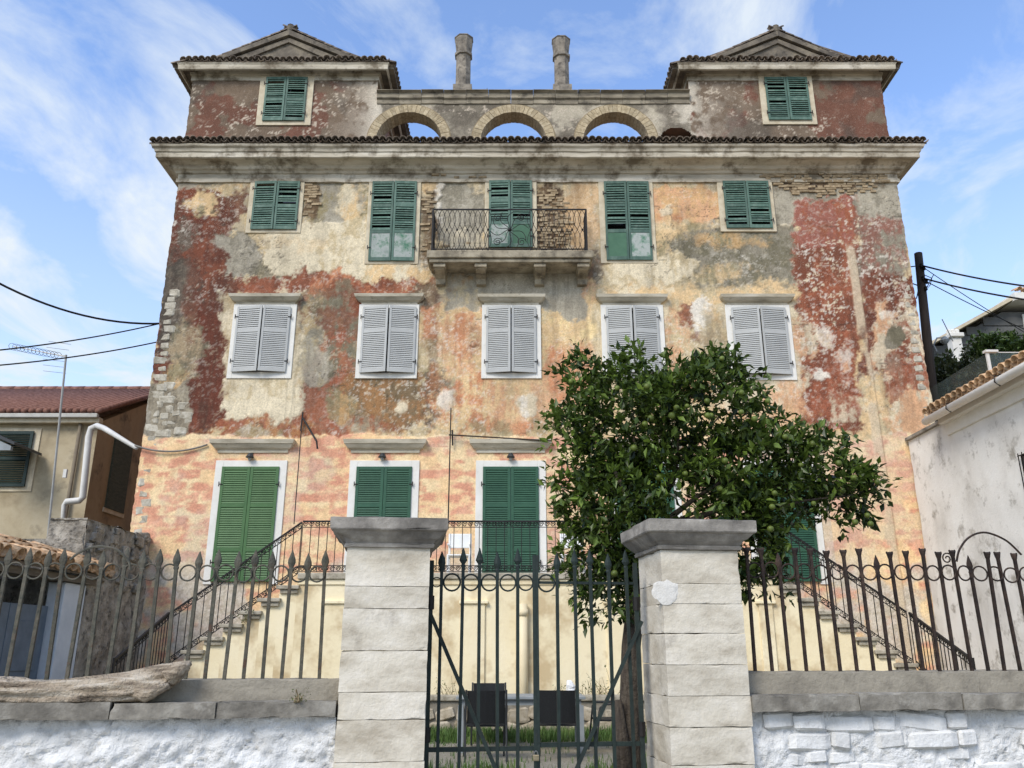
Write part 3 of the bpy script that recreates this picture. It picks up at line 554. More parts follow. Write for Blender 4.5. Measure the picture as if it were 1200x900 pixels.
# masonry of the arcade between the arches (real thickness)
b = MB(); zb, ztop = ZT0, ARC_BOT
edges = [TLX1] + [e for ax, _ in ARCH for e in (ax - RO, ax + RO)] + [TRX0]
lx0, lx1 = low_arch[0] - low_arch[2], low_arch[0] + low_arch[2]; edges = edges[:-1] + [lx0 - .02, lx1 + .02, max(TRX0, lx1 + .03)]
b.box(lx0 - .02, lx1 + .02, FY + .4, FY + .46, zb, ztop - .01); b.box(lx0 - .02, lx1 + .02, FY + .03, FY + .39, low_arch[1] + low_arch[3] + .03, ztop - .01)
for k in range(0, len(edges), 2):
    if edges[k + 1] - edges[k] > .02: b.box(edges[k], edges[k + 1], FY + .03, FY + .46, zb, ztop)
for ax, az in ARCH: b.box(ax - RO, ax + RO, FY + .03, FY + .46, az + RO, ztop) if ztop > az + RO else None
for ax, az in ARCH:   # spandrels
    for k in range(24):
        xa, xb = ax - RO + 2 * RO * k / 24, ax - RO + 2 * RO * (k + 1) / 24; xm = max(abs(xa - ax), abs(xb - ax)); xm = min(abs(xa - ax), abs(xb - ax))
        zz = az + math.sqrt(max(0, RO * RO - xm * xm)); b.box(xa, xb, FY + .04, FY + .45, min(zz, ztop - .01), ztop - .005)
b.build('arcade_core', M_SIDE, villa)
# ---- barrel tiles along the eaves
def tile_mesh(r0=.095, r1=.075, L=.5, up=True):
    b = MB(); n_ = 7; vs = []
    for y, r in ((0, r0), (L, r1)):
        for rr in (r, r - .016):
            for k in range(n_):
                a = math.pi * k / (n_ - 1); vs.append((rr * math.cos(a), y, (rr * math.sin(a)) * (1 if up else -1)))
    fs = []
    for k in range(n_ - 1):
        fs += [(k, k + 1, 2 * n_ + k + 1, 2 * n_ + k), (n_ + k, 3 * n_ + k, 3 * n_ + k + 1, n_ + k + 1), (k, n_ + k, n_ + k + 1, k + 1), (2 * n_ + k, 2 * n_ + k + 1, 3 * n_ + k + 1, 3 * n_ + k)]
    b.add(vs, fs); return b
tcov = [tile_mesh().mesh('roof_tile', M_TILE, True)]; tpan = tile_mesh(.085, .085, .5, False).mesh('pan_tile', M_TILE, True)
def eave(x0, x1, y, z, pitch=14, ntile=None, slope=R(16), parent=None, rz=0, cov=None, pan=None, wob=.01):
    parent = parent or villa
    cov = cov or tcov[0]; pan = pan or tpan
    L = math.hypot(x1[0] - x0[0], x1[1] - x0[1]) if isinstance(x0, tuple) else x1 - x0
    n_ = ntile or int(L / .175)
    for i in range(n_):
        t = (i + .5) / n_; x = x0 + (x1 - x0) * t
        dz = rng.gauss(0, wob); dy = rng.gauss(0, .02)
        link('roof_tile', cov, parent, (x, y + dy, z + .045 + dz), (slope, 0, rng.gauss(0, .03)))
        link('roof_tile', pan, parent, (x + L / n_ / 2, y + dy + .03, z + .075 + dz), (slope, 0, rng.gauss(0, .02)))
eave(XL - CP - .02, XR + CP + .02, FY - CP - .06, ZG + .07)
# sloping roof skirts behind the eaves
sk = MB(); y0_, y1_ = FY - CP + .06, FY - .02
sk.box(XL - CP + .05, XR + CP - .05, y0_, y1_, ZG + .06, ZG + .12); sk.build('eave_bed', M_TILE, villa)
for sx, xe in ((-1, XL), (1, XR)):    # side skirts with tiles running out sideways
    MB().box(min(xe, xe + sx * (CP - .05)), max(xe, xe + sx * (CP - .05)), FY + .1, FY + DEPTH, ZG + .1, ZG + .16).build('eave_bed', M_TILE, villa)
    for i in range(24):
        y = FY - CP + .15 + i * .2
        link('roof_tile', tcov[0], villa, (xe + sx * (CP + .06), y, ZG + .06), (R(16), 0, R(90) * sx))
# ---- tower pediments and roofs
M_PED = mat('pediment_plaster', [(78, 72, 64), (108, 100, 88), (138, 128, 110)], scale=2.5, bump=.4, spots=((56, 53, 48), 4, .54, .8))
def pediment(x0, x1, lx, rx, ax, pya, open_side):
    zt = Z_TC1 + .04; yf = FY - .1
    za = at(600, pya, yf).z
    # low tiled skirt in front of the pediment
    eave(x0 - .26, x1 + .26, FY - .38, zt - .0, ntile=int((x1 - x0 + .5) / .17), slope=R(10))
    MB().box(x0 - .3, x1 + .3, FY - .3, FY + .2, zt - .02, zt + .03).build('eave_bed', M_TILE, villa)
    zb_ = zt + .06
    # tympanum, raking cornice in two steps
    MB().prism([(lx, zb_), (rx, zb_), (ax, za - .16)], FY + .02, FY + .3).build('tympanum', M_PED, villa)
    for (xa, sgn) in ((lx, -1), (rx, 1)):
        for k, (inn, thick, yo) in enumerate(((.16, .17, yf), (.36, .14, yf + .06))):
            dxn = (xa - ax); L = math.hypot(dxn, za - zb_); nx_, nz_ = (za - zb_) / L * sgn, abs(dxn) / L
            p = [(ax, za - inn + .0), (xa, zb_ - inn * .2 + .0), (xa, zb_ + thick * .5), (ax, za - inn + thick)]
            if k == 1: p = [(ax, za - inn), (xa - sgn * .7, zb_ + .02), (xa - sgn * .35, zb_ + .06), (ax, za - inn + thick)]
            MB().prism(p, yo, FY + .2).build('raking_cornice', M_PED, villa)
        # roof slope going back, tiled verge
        ov = .3
        ex = (x0 - .45) if sgn < 0 else (x1 + .45)
        ze = za + (zb_ - za) * abs(ex - ax) / max(.1, abs(xa - ax)); ze = max(ze, zt - .05)
        sl = MB().prism([(ax, za + .02), (ex, ze + .02), (ex, ze + .09), (ax, za + .1)], FY + .05, FY + 4.6); sl.build('roof_slope', M_TILE, villa)
        nt_ = 9
        for i in range(nt_):   # verge tiles down the rake
            t0 = (i + .9) / nt_; x = ax + (xa - ax) * t0; z = za + (zb_ - za) * t0
            ang = math.atan2(za - zb_, abs(xa - ax))
            link('roof_tile', tcov[0], villa, (x, yf + .1, z + .08), (ang, 0, R(90) * sgn))
        for i in range(21):    # eave tiles along the tower side
            link('roof_tile', tcov[0], villa, (ex + sgn * .05, FY - .25 + i * .2, ze - .03 + rng.gauss(0, .012)), (R(18), 0, R(90) * sgn))
            link('roof_tile', tpan, villa, (ex + sgn * .03, FY - .15 + i * .2, ze + .01), (R(18), 0, R(90) * sgn))
        MB().box(min(ex, ex - sgn * .5), max(ex, ex - sgn * .5), FY - .2, FY + 4.3, ze - .1, ze - .04).build('soffit_board', M_PED, villa)
    MB().lathe([(.12, -.02), (.13, .12), (.09, .16), (.10, .2), (.05, .24)], 8, (ax, yf + .12, za + .04)).build('ridge_cap', M_PED, villa)
pediment(XL, TLX1, at(237, 66, FY - .1).x, at(432, 66, FY - .1).x, at(339, 34, FY - .1).x, 35, 1)
pediment(TRX0, XR, at(818, 65, FY - .1).x, at(1003, 65, FY - .1).x, at(911, 36, FY - .1).x, 36, -1)
# ---- chimneys on the arcade
M_CHIM = mat('chimney_plaster', [(92, 86, 78), (132, 124, 112), (160, 150, 134)], scale=4, bump=.5, spots=((62, 58, 52), 6, .54, .8))
for cx, top in ((543, 47), (658, 49)):
    yy = FY + .32; x = at(cx, 80, yy).x; z1 = at(600, top, yy).z; zb_ = ARC_TOP; H = z1 - zb_
    c = MB().lathe([(.22, .35), (.215, H - .62), (.26, H - .6), (.26, H - .52), (.22, H - .5), (.265, H - .1), (.265, H)], 8, (x, yy, zb_), .39).build('chimney', M_CHIM, villa)
    MB().box(x - .26, x + .26, yy - .26, yy + .26, zb_ + .002, zb_ + .36).build('chimney_base', M_CHIM, c)
    MB().lathe([(.28, H - .015), (.285, H + .01), (.24, H + .03), (.22, H + .035)], 8, (x, yy, zb_), .39).build('chimney_cap', M_CHIM, c)
# ---- exposed bricks where the plaster has fallen
def brick_mesh(l, h_, d):
    b = MB(); b.box(-l / 2, l / 2, -d / 2, d / 2, -h_ / 2, h_ / 2); me = b.mesh('brick', M_BRICK); roughen(me, .012, 9, rng.random() * 9); return me
BR = [brick_mesh(.25, .058, .1), brick_mesh(.2, .056, .1), brick_mesh(.13, .06, .1), brick_mesh(.27, .064, .1)]
BZ = [('e', 968, 208, 74, 22, .84), ('e', 1012, 200, 30, 10, .6), ('e', 646, 258, 23, 36, .84), ('e', 501, 262, 8, 40, .55), ('e', 364, 232, 10, 22, .66), ('e', 296, 199, 60, 6, .5), ('e', 545, 206, 46, 5, .45), ('e', 600, 288, 90, 6, .3)]
for (_, cx, cy, rx_, ry_, dens) in BZ:
    z0, z1 = fz(cy + ry_), fz(cy - ry_); r_ = 0; z = z0
    while z < z1:
        xa, xb = fx(cx - rx_, cy), fx(cx + rx_, cy); x = xa + (r_ % 2) * .12
        while x < xb:
            u_ = (x - (xa + xb) / 2) / ((xb - xa) / 2); v_ = (z - (z0 + z1) / 2) / ((z1 - z0) / 2)
            if u_ * u_ + v_ * v_ < 1 + rng.uniform(-.3, .12) and rng.random() < dens:
                if not any(o[0] - .2 < x < o[1] + .2 and o[2] - .1 < z < o[3] + .1 for o in OPEN):
                    link('brick', rng.choice(BR), villa, (x, FY + .024 + rng.uniform(-.012, .012) - (.03 if z > Z_CORN - .06 else 0), z + rng.gauss(0, .004)), (0, rng.gauss(0, .02), rng.gauss(0, .02)))
            x += rng.choice((.21, .26, .28))
        z += .073; r_ += 1
# ---- bare corner stones at the left edge
def stone_mesh(l, h_, d, seed, m=M_RUBBLE):
    import bmesh
    bm = bmesh.new(); bmesh.ops.create_cube(bm, size=1)
    bmesh.ops.bevel(bm, geom=list(bm.edges), offset=.14, segments=1, affect='EDGES')
    for v in bm.verts: v.co = Vector((v.co.x * l, v.co.y * d, v.co.z * h_))
    me = bpy.data.meshes.new('stone'); bm.to_mesh(me); bm.free(); me.materials.append(m); roughen(me, min(l, h_) * .16, 5, seed); return me
STN = [stone_mesh(.34, .2, .16, 1), stone_mesh(.24, .17, .16, 2), stone_mesh(.42, .22, .16, 3), stone_mesh(.2, .14, .16, 4)]
z = fz(700)
while z < fz(335):
    h_ = rng.choice((.18, .22, .26))
    link('quoin_stone', rng.choice(STN), villa, (XL + .2 + rng.uniform(0, .04), FY + .062, z), (0, rng.gauss(0, .05), rng.gauss(0, .1)))
    z += h_
z = fz(690)
while z < fz(325):
    link('quoin_stone', STN[1], villa, (XR - .17 - rng.uniform(0, .04), FY + .065, z), (0, rng.gauss(0, .05), rng.gauss(0, .1))); z += .24
for r_ in range(9):
    z = fz(510) + .12 + r_ * .185; x = XL + .46; lim = fx(222 - max(0, r_ - 3) * 9 + (3 - r_ if r_ < 3 else 0) * 3, 480)
    while x < lim:
        w_ = rng.choice((0, 1, 2, 3)); link('rubble_stone', STN[w_], villa, (x, FY + .058 + rng.uniform(-.01, .01), z + rng.gauss(0, .035)), (rng.gauss(0, .05), rng.gauss(0, .12), rng.gauss(0, .08))); x += (.36, .27, .44, .22)[w_]
# thin pilaster strip scored down the right of the front
sx0 = fx(1001, 290); MB().box(sx0, sx0 + .34, FY - .03, FY + .02, fz(660), fz(283)).build('pilaster_strip', mat('strip_plaster', [(190, 168, 138), (206, 190, 162), (178, 120, 96)], scale=2.2, bump=.3, spots=((150, 96, 78), 3, .56, .5)), villa) if False else None
# ---- shutters
def shutter(hx, y, z0, w_, H, s, m, rails, panels, slat_pitch, single, tilt=40, ang=0, panel_m=None, wear=0.0, sw=.055):
    """one leaf hinged at hx; s=+1 extends to +x. rails: fractions of height of the cross rails. panels: indices of solid fields"""
    def X(a): return a * s
    def bx(b, xa, xb, ya, yb, za, zb): b.box(min(X(xa), X(xb)), max(X(xa), X(xb)), ya, yb, za, zb)
    b = MB(); t = .035
    bx(b, 0, sw, -t, 0, 0, H); bx(b, w_ - sw, w_, -t, 0, 0, H)
    ys = [0] + [r_ * H for r_ in rails] + [H]; rh = .1
    bx(b, sw, w_ - sw, -t + .003, -.003, 0, rh); bx(b, sw, w_ - sw, -t + .003, -.003, H - .08, H)
    for r_ in rails: bx(b, sw, w_ - sw, -t + .003, -.003, r_ * H - .05, r_ * H + .05)
    loc = (hx, y, z0); rot = (0, 0, -ang * s)
    leaf = b.build('shutter', m, villa, loc=loc, rot=rot, bevel=.004)
    fields = []; lo = rh
    for r_ in rails: fields.append((lo, r_ * H - .05)); lo = r_ * H + .05
    fields.append((lo, H - .08))
    join = MB()
    for i, (a, c) in enumerate(fields):
        if i in panels:
            p = MB(); bx(p, sw, w_ - sw, -t + .012, -.008, a, c)
            p.build('panel', panel_m or m, leaf, loc=loc, rot=rot); continue
        n_ = max(2, int((c - a) / slat_pitch)); ta = R(tilt); hw = slat_pitch * .68
        for k in range(n_):
            zc_ = a + (k + .5) * (c - a) / n_
            if wear and rng.random() < wear * .25: continue
            jit = rng.gauss(0, wear * .25); jz = rng.gauss(0, wear * .006); jr = rng.gauss(0, wear * .012)
            mt = Matrix.Translation((X(w_ / 2), -t / 2, zc_ + jz)) @ Matrix.Rotation(ta + jit, 4, 'X') @ Matrix.Rotation(jr, 4, 'Y')
            q = MB() if single else join
            q.box(-(w_ / 2 - sw), w_ / 2 - sw, -hw, hw, -.0035, .0035, mt)
            if single: q.build('slat', m, leaf, loc=loc, rot=rot)
    if join.v: stuff(join.build('louvre_slats', m, leaf, loc=loc, rot=rot))
    # strap hinges
    for zz in (H * .16, H * .84):
        h = MB(); bx(h, -.035, .05, -t - .012, -t, zz - .012, zz + .012); h.bar((X(-.03), -t - .01, zz - .05), (X(-.03), -t - .01, zz + .06), .012, 6)
        h.build('hinge', M_BLACK, leaf, loc=loc, rot=rot)
    return leaf
def surround(f_, s, m, proud, lintel=None, sill=False, door=False):
    """frame round an opening; f_ outer rect, s shutter rect"""
    b = MB(); y0, y1 = FY - proud, FY + .12
    b.box(f_[0], s[0] + .015, y0, y1, f_[2], f_[3]); b.box(s[1] - .015, f_[1], y0, y1, f_[2], f_[3])
    b.box(s[0] + .015, s[1] - .015, y0 + .001, y1, s[3] - .015, f_[3] - .002)
    if not door: b.box(s[0] + .015, s[1] - .015, y0 + .001, y1, f_[2] + .002, s[2] + .015)
    fr = b.build('window_surround' if not door else 'door_surround', m, villa, bevel=.006)
    if lintel:
        xa, xb, za, zb = lintel
        prof = [(.03, 0), (.03, .2), (.1, .35), (.16, .62), (.18, .66), (.2, .98), (.18, 1), (-.05, 1.06)]
        p = MB(); rows = []
        for (xx, sg) in ((xa, -1), (xb, 1)):
            rows.append([(xx + sg * (o - .2), FY - o - .02, za + (zb - za) * h) for o, h in prof]); 
        n_ = len(prof); vs = [(q[0], FY + .03, q[2]) for q in rows[0]] + rows[0] + rows[1] + [(q[0], FY + .03, q[2]) for q in rows[1]]
        fs = [(i * n_ + j, (i + 1) * n_ + j, (i + 1) * n_ + j + 1, i * n_ + j + 1) for i in range(3) for j in range(n_ - 1)]
        fs.append(tuple(i * n_ for i in range(4))); p.add(vs, fs)
        l = p.build('lintel', M_LINTEL, fr)
    return fr
M_GLASS = mat('dark_window_glass', [(24, 28, 30), (34, 38, 40)], rough=.08, bump=0, spec=.5)
DOORM = [M_GREEN_LT, M_GREEN_SH, M_GREEN_SH, M_GREEN_SH, M_GREEN_SH]; di = 0
for kind, s, f_ in WIN:
    W_ = s[1] - s[0]; H = s[3] - s[2]; y = FY - .045
    MB().box(s[0] - .01, s[1] + .01, FY + .14, FY + .17, s[2] - .01, s[3] + .01).build('window_pane', M_GLASS, villa)
    if kind in ('tower', 'small'):
        surround(f_, s, M_CREAMFR, .04)
        for sg, hx in ((1, s[0]), (-1, s[1])): shutter(hx, y, s[2], W_ / 2 - .006, H, sg, M_OLD_SH, (.48,), (), .062, True, 62, R(rng.uniform(0, 3)), wear=.3)
    elif kind in ('tall', 'balcony'):
        surround(f_, s, M_CREAMFR, .04, door=(kind == 'balcony'))
        for q, (sg, hx) in enumerate(((1, s[0]), (-1, s[1]))):
            pm = M_OLD_PAN2 if (s[0] > 1 and q == 0) or (kind == 'balcony' and q == 1) else M_OLD_PAN
            shutter(hx, y, s[2], W_ / 2 - .006, H, sg, M_OLD_SH, (.36, .69), (0,), .066, True, 62, R(rng.uniform(0, 3)), panel_m=pm, wear=.34)
    elif kind == 'grey':
        cx = (f_[0] + f_[1]) / 2; hw = (f_[1] - f_[0]) / 2 + .12
        surround(f_, s, M_WHITE, .05, (cx - hw, cx + hw, f_[3] + .004, f_[3] + (fz(348) - fz(358))))
        for sg, hx in ((1, s[0]), (-1, s[1])): shutter(hx, FY - .06, s[2], W_ / 2 - .004, H, sg, M_GREY_SH, (.62,), (), .048, False, 64, R(rng.uniform(9, 14)))
    else:
        cx = (f_[0] + f_[1]) / 2; hw = (f_[1] - f_[0]) / 2 + .16; zl = fz(531)
        surround(f_, s, M_WHITE, .05, (cx - hw, cx + hw, zl, zl + .30), door=True)
        for sg, hx in ((1, s[0]), (-1, s[1])): shutter(hx, FY - .05, s[2], W_ / 2 - .004, H, sg, DOORM[di], (.27, .655), (), .05, False, 62, 0, sw=.07)
        di += 1
# ---- little lamps under the door lintels
lampm = mat('lamp_metal', [(46, 46, 46), (66, 66, 64)], rough=.5)
for k, (px, d_) in enumerate(((293, 'leftmost green door'), (448, 'green door behind the left gate pillar'), (598.5, 'middle green door'))):
    p = at(px, 536, FY - .1); l = thing('wall_lamp', 'small dark bracket lamp on the wall above the ' + d_, 'lamp', (p.x, FY, p.z), 'wall lamps above the doors')
    MB().box(p.x - .04, p.x + .04, FY - .04, FY + .01, p.z + .02, p.z + .12).build('bracket', lampm, l)
    MB().lathe([(.03, .1), (.05, .08), (.1, 0), (.09, -.01)], 10, (p.x, FY - .12, p.z)).build('shade', lampm, l)
    MB().lathe([(.03, -.07), (.045, -.04), (.04, 0)], 10, (p.x, FY - .12, p.z)).build('bulb_glass', mat('bulb_glass', [(150, 150, 144)], rough=.2, bump=0), l)
# ---- balcony: slab, moulded consoles, iron railing
by = 18.58
bx0, bx1 = at(500, 297, by).x, at(695, 297, by).x; bz1 = at(600, 293, by).z; bz0 = at(600, 301.5, by).z
M_BALC = mat('balcony_stone', [(104, 96, 82), (150, 140, 120), (176, 166, 144)], scale=3, bump=.4, spots=((70, 64, 54), 4, .53, .7))
bal = MB(); bal.box(bx0, bx1, by, FY + .03, bz0, bz1); bal.box(bx0 + .06, bx1 - .06, by + .06, FY + .03, bz0 - .1, bz0 - .002); 
bal.build('balcony_slab', M_BALC, villa, bevel=.02)
for px in (515.5, 563.5, 632.5, 683):
    x = at(px, 315, by + .3).x; za = bz0 - .1; dpt = FY - by - .14
    b = MB(); hc = za - fz(336); pts = [(FY + .02, za - hc), (FY - .12, za - hc * .97), (FY - .14, za - hc * .6), (FY - dpt * .5, za - hc * .46), (FY - dpt * .9, za - hc * .36), (FY - dpt, za - hc * .2), (FY - dpt, za - .005), (FY + .02, za - .005)]
    vs = [(x - .12, y_, z_) for y_, z_ in pts] + [(x + .12, y_, z_) for y_, z_ in pts]; q = len(pts)
    b.add(vs, [tuple(range(q)), tuple(range(2 * q - 1, q - 1, -1))] + [(i, i + q, (i + 1) % q + q, (i + 1) % q) for i in range(q)])
    b.box(x - .15, x + .15, FY - dpt - .03, FY - .01, za - .1, za - .006)
    b.build('console', M_BALC, villa, bevel=.01)
def spiral(r=.05, turns=1.6, n_=18, s=1):
    return [(s * r * (1 - .78 * i / n_) * math.cos(turns * 2 * math.pi * i / n_), 0, r * (1 - .78 * i / n_) * math.sin(turns * 2 * math.pi * i / n_)) for i in range(n_ + 1)]
brl = thing('balcony_railing', 'black wrought iron balcony railing with crossed wavy bars', 'railing', ((bx0 + bx1) / 2, by, bz1))
rx0, rx1, ry, rz0 = bx0 + .12, bx1 - .14, by + .07, bz1 + .03; rz1 = at(600, 245.5, ry).z; RH = rz1 - rz0
MB().bar((rx0, ry, rz1), (rx1, ry, rz1), .022).build('top_rail', M_BLACK, brl); MB().bar((rx0, ry, rz0 + .03), (rx1, ry, rz0 + .03), .018).build('bottom_rail', M_BLACK, brl)
for x in (rx0, rx1):
    MB().bar((x, ry, rz1), (x, FY, rz1), .02).build('top_rail', M_BLACK, brl); MB().bar((x, ry, rz0 + .03), (x, FY, rz0 + .03), .018).build('bottom_rail', M_BLACK, brl)
    MB().bar((x, ry, bz1), (x, ry, rz1), .03).build('corner_post', M_BLACK, brl)
def wavy(sgn, H, wd): return [(sgn * wd * math.sin(2 * math.pi * i / 12), 0, H * i / 12) for i in range(13)]
wm = [MB().tube(wavy(s_, RH, .09), .0075, 5).mesh('wavy_bar', M_BLACK, True) for s_ in (1, -1)]
cxm = (rx0 + rx1) / 2; half = .52
knob = MB().lathe([(.008, -.03), (.026, -.012), (.026, .012), (.008, .03)], 8).mesh('collar', M_BLACK, True)
def span_bars(xa, xb, n_):
    for i in range(n_ + 1):
        x = xa + (xb - xa) * i / n_
        for k in (0, 1): link('wavy_bar', wm[k], brl, (x, ry + .012 * (k - .5), rz0))
        if i % 2 == 0: link('collar', knob, brl, (x, ry, rz0 + RH / 2))
span_bars(rx0 + .1, cxm - half - .02, 10); span_bars(cxm + half + .02, rx1 - .1, 10)
for x in (rx0, rx1):
    for i in range(1, 7):
        y_ = ry + (FY - ry) * i / 7
        for k in (0, 1): link('wavy_bar', wm[k], brl, (x, y_, rz0), (0, 0, R(90)))
for x in (cxm - half, cxm + half): MB().bar((x, ry, rz0), (x, ry, rz1), .014).build('upright', M_BLACK, brl)
for k in range(10):   # the rosette panel in the middle
    a = 2 * math.pi * k / 10; c_, s_ = math.cos(a), math.sin(a)
    pts = [(cxm + half * .93 * t * math.cos(a + .5 * math.sin(t * 3)), ry, rz0 + RH / 2 + RH * .46 * t * math.sin(a + .5 * math.sin(t * 3))) for t in [i / 8 for i in range(9)]]
    MB().tube(pts, .009, 5).build('rosette_bar', M_BLACK, brl)
for sx in (-1, 1):
    for sz in (-1, 1):
        MB().tube([(cxm + sx * .3 + q[0] * 2.2, ry, rz0 + RH / 2 + sz * RH * .3 + q[2] * 2.2) for q in spiral(.055)], .009, 5).build('scroll', M_BLACK, brl)
MB().lathe([(.01, -.05), (.05, -.02), (.05, .02), (.01, .05)], 8, (cxm, ry, rz0 + RH / 2)).build('boss', M_BLACK, brl)
# ================================================================= TERRACE AND STAIRS
TY = 16.3; TX0, TX1 = at(349, 680, TY).x, at(914, 680, TY).x
M_YEL = mat('cream_yellow_plaster', [(220, 204, 166), (232, 218, 182), (236, 224, 192)], scale=.9, bump=.35, bscale=14, rough=.9, spots=((184, 160, 120), 1.1, .5, .75))
M_STEP = mat('stair_stone', [(128, 120, 104), (164, 156, 138), (184, 176, 158)], scale=5, bump=.4, bscale=24, rnd=.1, spots=((92, 86, 74), 6, .55, .7))
terr = thing('terrace', 'raised cream yellow terrace with two stone flights of stairs', 'terrace', ((TX0 + TX1) / 2, TY, YARD))
b = MB(); nx, nz = 130, 40; zt = Z_TERR - .12
MB().box(TX0, TX1, TY, FY - .02, 0, zt).build('terrace_wall', M_YEL, terr)
nsl = 9
for k in range(nsl):
    xa, xb = TX0 + (TX1 - TX0) * k / nsl, TX0 + (TX1 - TX0) * (k + 1) / nsl
    MB().box(xa + .004, xb - .004, TY - .07, TY + .9, zt + .002, Z_TERR).build('edge_slab', M_STEP, terr, bevel=.015)
MB().box(TX0, TX1, TY + .91, FY - .03, zt + .002, Z_TERR - .004).build('terrace_floor', M_STEP, terr)
MB().box(TX0 + .02, TX1 - .02, TY - .03, TY + .02, zt - .1, zt - .002).build('string_course', M_YEL, terr, bevel=.01)
for pa, pb in ((377, 403), (541, 568), (712, 740), (893, 909)):
    xa, xb = at(pa, 760, TY).x, at(pb, 760, TY).x; ztp = at(600, 704, TY).z
    MB().box(xa, xb, TY - .045, TY + .01, 0, ztp - .06).build('pilaster', M_YEL, terr, bevel=.008); MB().box(xa - .06, xb + .06, TY - .085, TY + .01, ztp - .058, ztp).build('pilaster_cap', M_YEL, terr, bevel=.012)
pxd = at(613, 760, TY - .08).x
MB().tube([(pxd, TY - .1, .1), (pxd, TY - .1, at(600, 708, TY).z)], .085, 14).build('downpipe', mat('cream_pipe', [(214, 198, 162), (224, 210, 176)], rough=.6, bump=.05), terr, smooth=True)
MB().lathe([(.1, 0), (.1, .12)], 14, (pxd, TY - .1, at(600, 722, TY).z)).build('pipe_collar', MATS['cream_pipe'], terr, smooth=True)
RISE, RUN, NS, WID = .235, .335, 7, 1.35
def scroll_mesh(): return MB().tube(spiral(.052), .008, 4).mesh('scroll', M_BLACK)
SCR = scroll_mesh()
BALU = MB().bar((0, 0, 0), (0, 0, 1), .0095).mesh('baluster', M_BLACK)
TERRX = {}
def slope_rail(parent, a, b_, H, n_, name='baluster', flip=1, band=.115, w=.022):
    """railing from a to b_ (foot line), vertical height H; scroll bands along top and foot"""
    a, b_ = Vector(a), Vector(b_); up = Vector((0, 0, 1))
    MB().bar(a + up * H, b_ + up * H, w).build('handrail', M_BLACK, parent)
    for q in (.02, band + .02, H - band): MB().bar(a + up * q, b_ + up * q, .010).build('rail', M_BLACK, parent)
    d = b_ - a; yaw = math.atan2(d.y, d.x); pit = -math.atan2(d.z, math.hypot(d.x, d.y))
    for i in range(n_ + 1):
        p = a + d * (i / n_)
        o = link('baluster', BALU, parent, p + up * (band * .2), (0, 0, yaw)); o.scale = (1, 1, H - band * .3)
    L = d.length; m_ = max(2, int(L / .115))
    for i in range(m_):
        p = a + d * ((i + .5) / m_)
        for q in (band * .5 + .02, H - band * .5): link('scroll', SCR, parent, p + up * q, (0, pit, yaw))
for side, (xt, sg) in (('left', (TX0, -1)), ('right', (TX1, 1))):
    # upper flight: solid under each tread, in the plane of the terrace wall
    for k in range(NS):
        z1 = Z_TERR - RISE * (k + 1); xa, xb = xt + sg * RUN * k, xt + sg * RUN * (k + 1)
        lo, hi = min(xa, xb), max(xa, xb)
        MB().box(lo, hi, TY + .002, TY + WID, 0, z1 - .151).build('stair_wall', M_YEL, terr)
        pr = [(-.05, -.12), (-.02, -.125), (.0, -.08), (-.03, -.055), (-.06, -.05), (-.06, 0)]
        t = MB(); t.box(lo - .05, hi + .05, TY - .10, TY + WID, z1 - .07, z1); t.box(lo + .02, hi + .02, TY - .055, TY + WID - .01, z1 - .15, z1 - .072); t.build('step', M_STEP, terr, bevel=.014, loc=(0, rng.uniform(-.012, .012), 0))
    xe = xt + sg * RUN * NS; zl = Z_TERR - RISE * (NS + 1)
    lo, hi = min(xe, xe + sg * WID), max(xe, xe + sg * WID)
    MB().box(lo, hi, TY + .0, TY + WID, 0, zl - .06).build('landing_wall', M_YEL, terr); MB().box(lo - .03, hi + .03, TY - .03, TY + WID, zl - .058, zl).build('landing_slab', M_STEP, terr, bevel=.012)
    nl = 4; run2 = .46; rise2 = (zl - YARD) / (nl + 1)
    for k in range(nl):
        z1 = zl - rise2 * (k + 1); y1 = TY - .031 - run2 * k; y0_ = y1 - run2
        MB().box(lo, hi, y0_, y1, 0, z1 - .06).build('stair_wall', M_YEL, terr); MB().box(lo - .03, hi + .03, y0_ - .03, y1 - .001, z1 - .058, z1).build('step', M_STEP, terr, bevel=.012)
    sr = thing('stair_railing', 'black iron scroll railing down the %s flight of stairs' % side, 'railing', (xt, TY, Z_TERR), 'stair railings')
    ryy = TY + .06; HH = 1.0
    slope_rail(sr, (xt + sg * .02, ryy, Z_TERR - .02), (xe + sg * .02, ryy, zl + .16), HH, 16)
    ye = TY - run2 * nl - .15; xr = xe + sg * .06
    slope_rail(sr, (xr, ryy - .03, zl + .14), (xr, ye, YARD + .22), HH, 16, w=.028)
    MB().bar((xr, ye, YARD), (xr, ye, YARD + 1.26), .026).build('newel_post', M_BLACK, sr)
tr = thing('terrace_railing', 'black iron railing with scroll bands along the terrace edge', 'railing', ((TX0 + TX1) / 2, TY, Z_TERR))
slope_rail(tr, (TX0, TY + .06, Z_TERR + .01), (TX1, TY + .06, Z_TERR + .01), at(600, 611, TY).z - Z_TERR, 56)
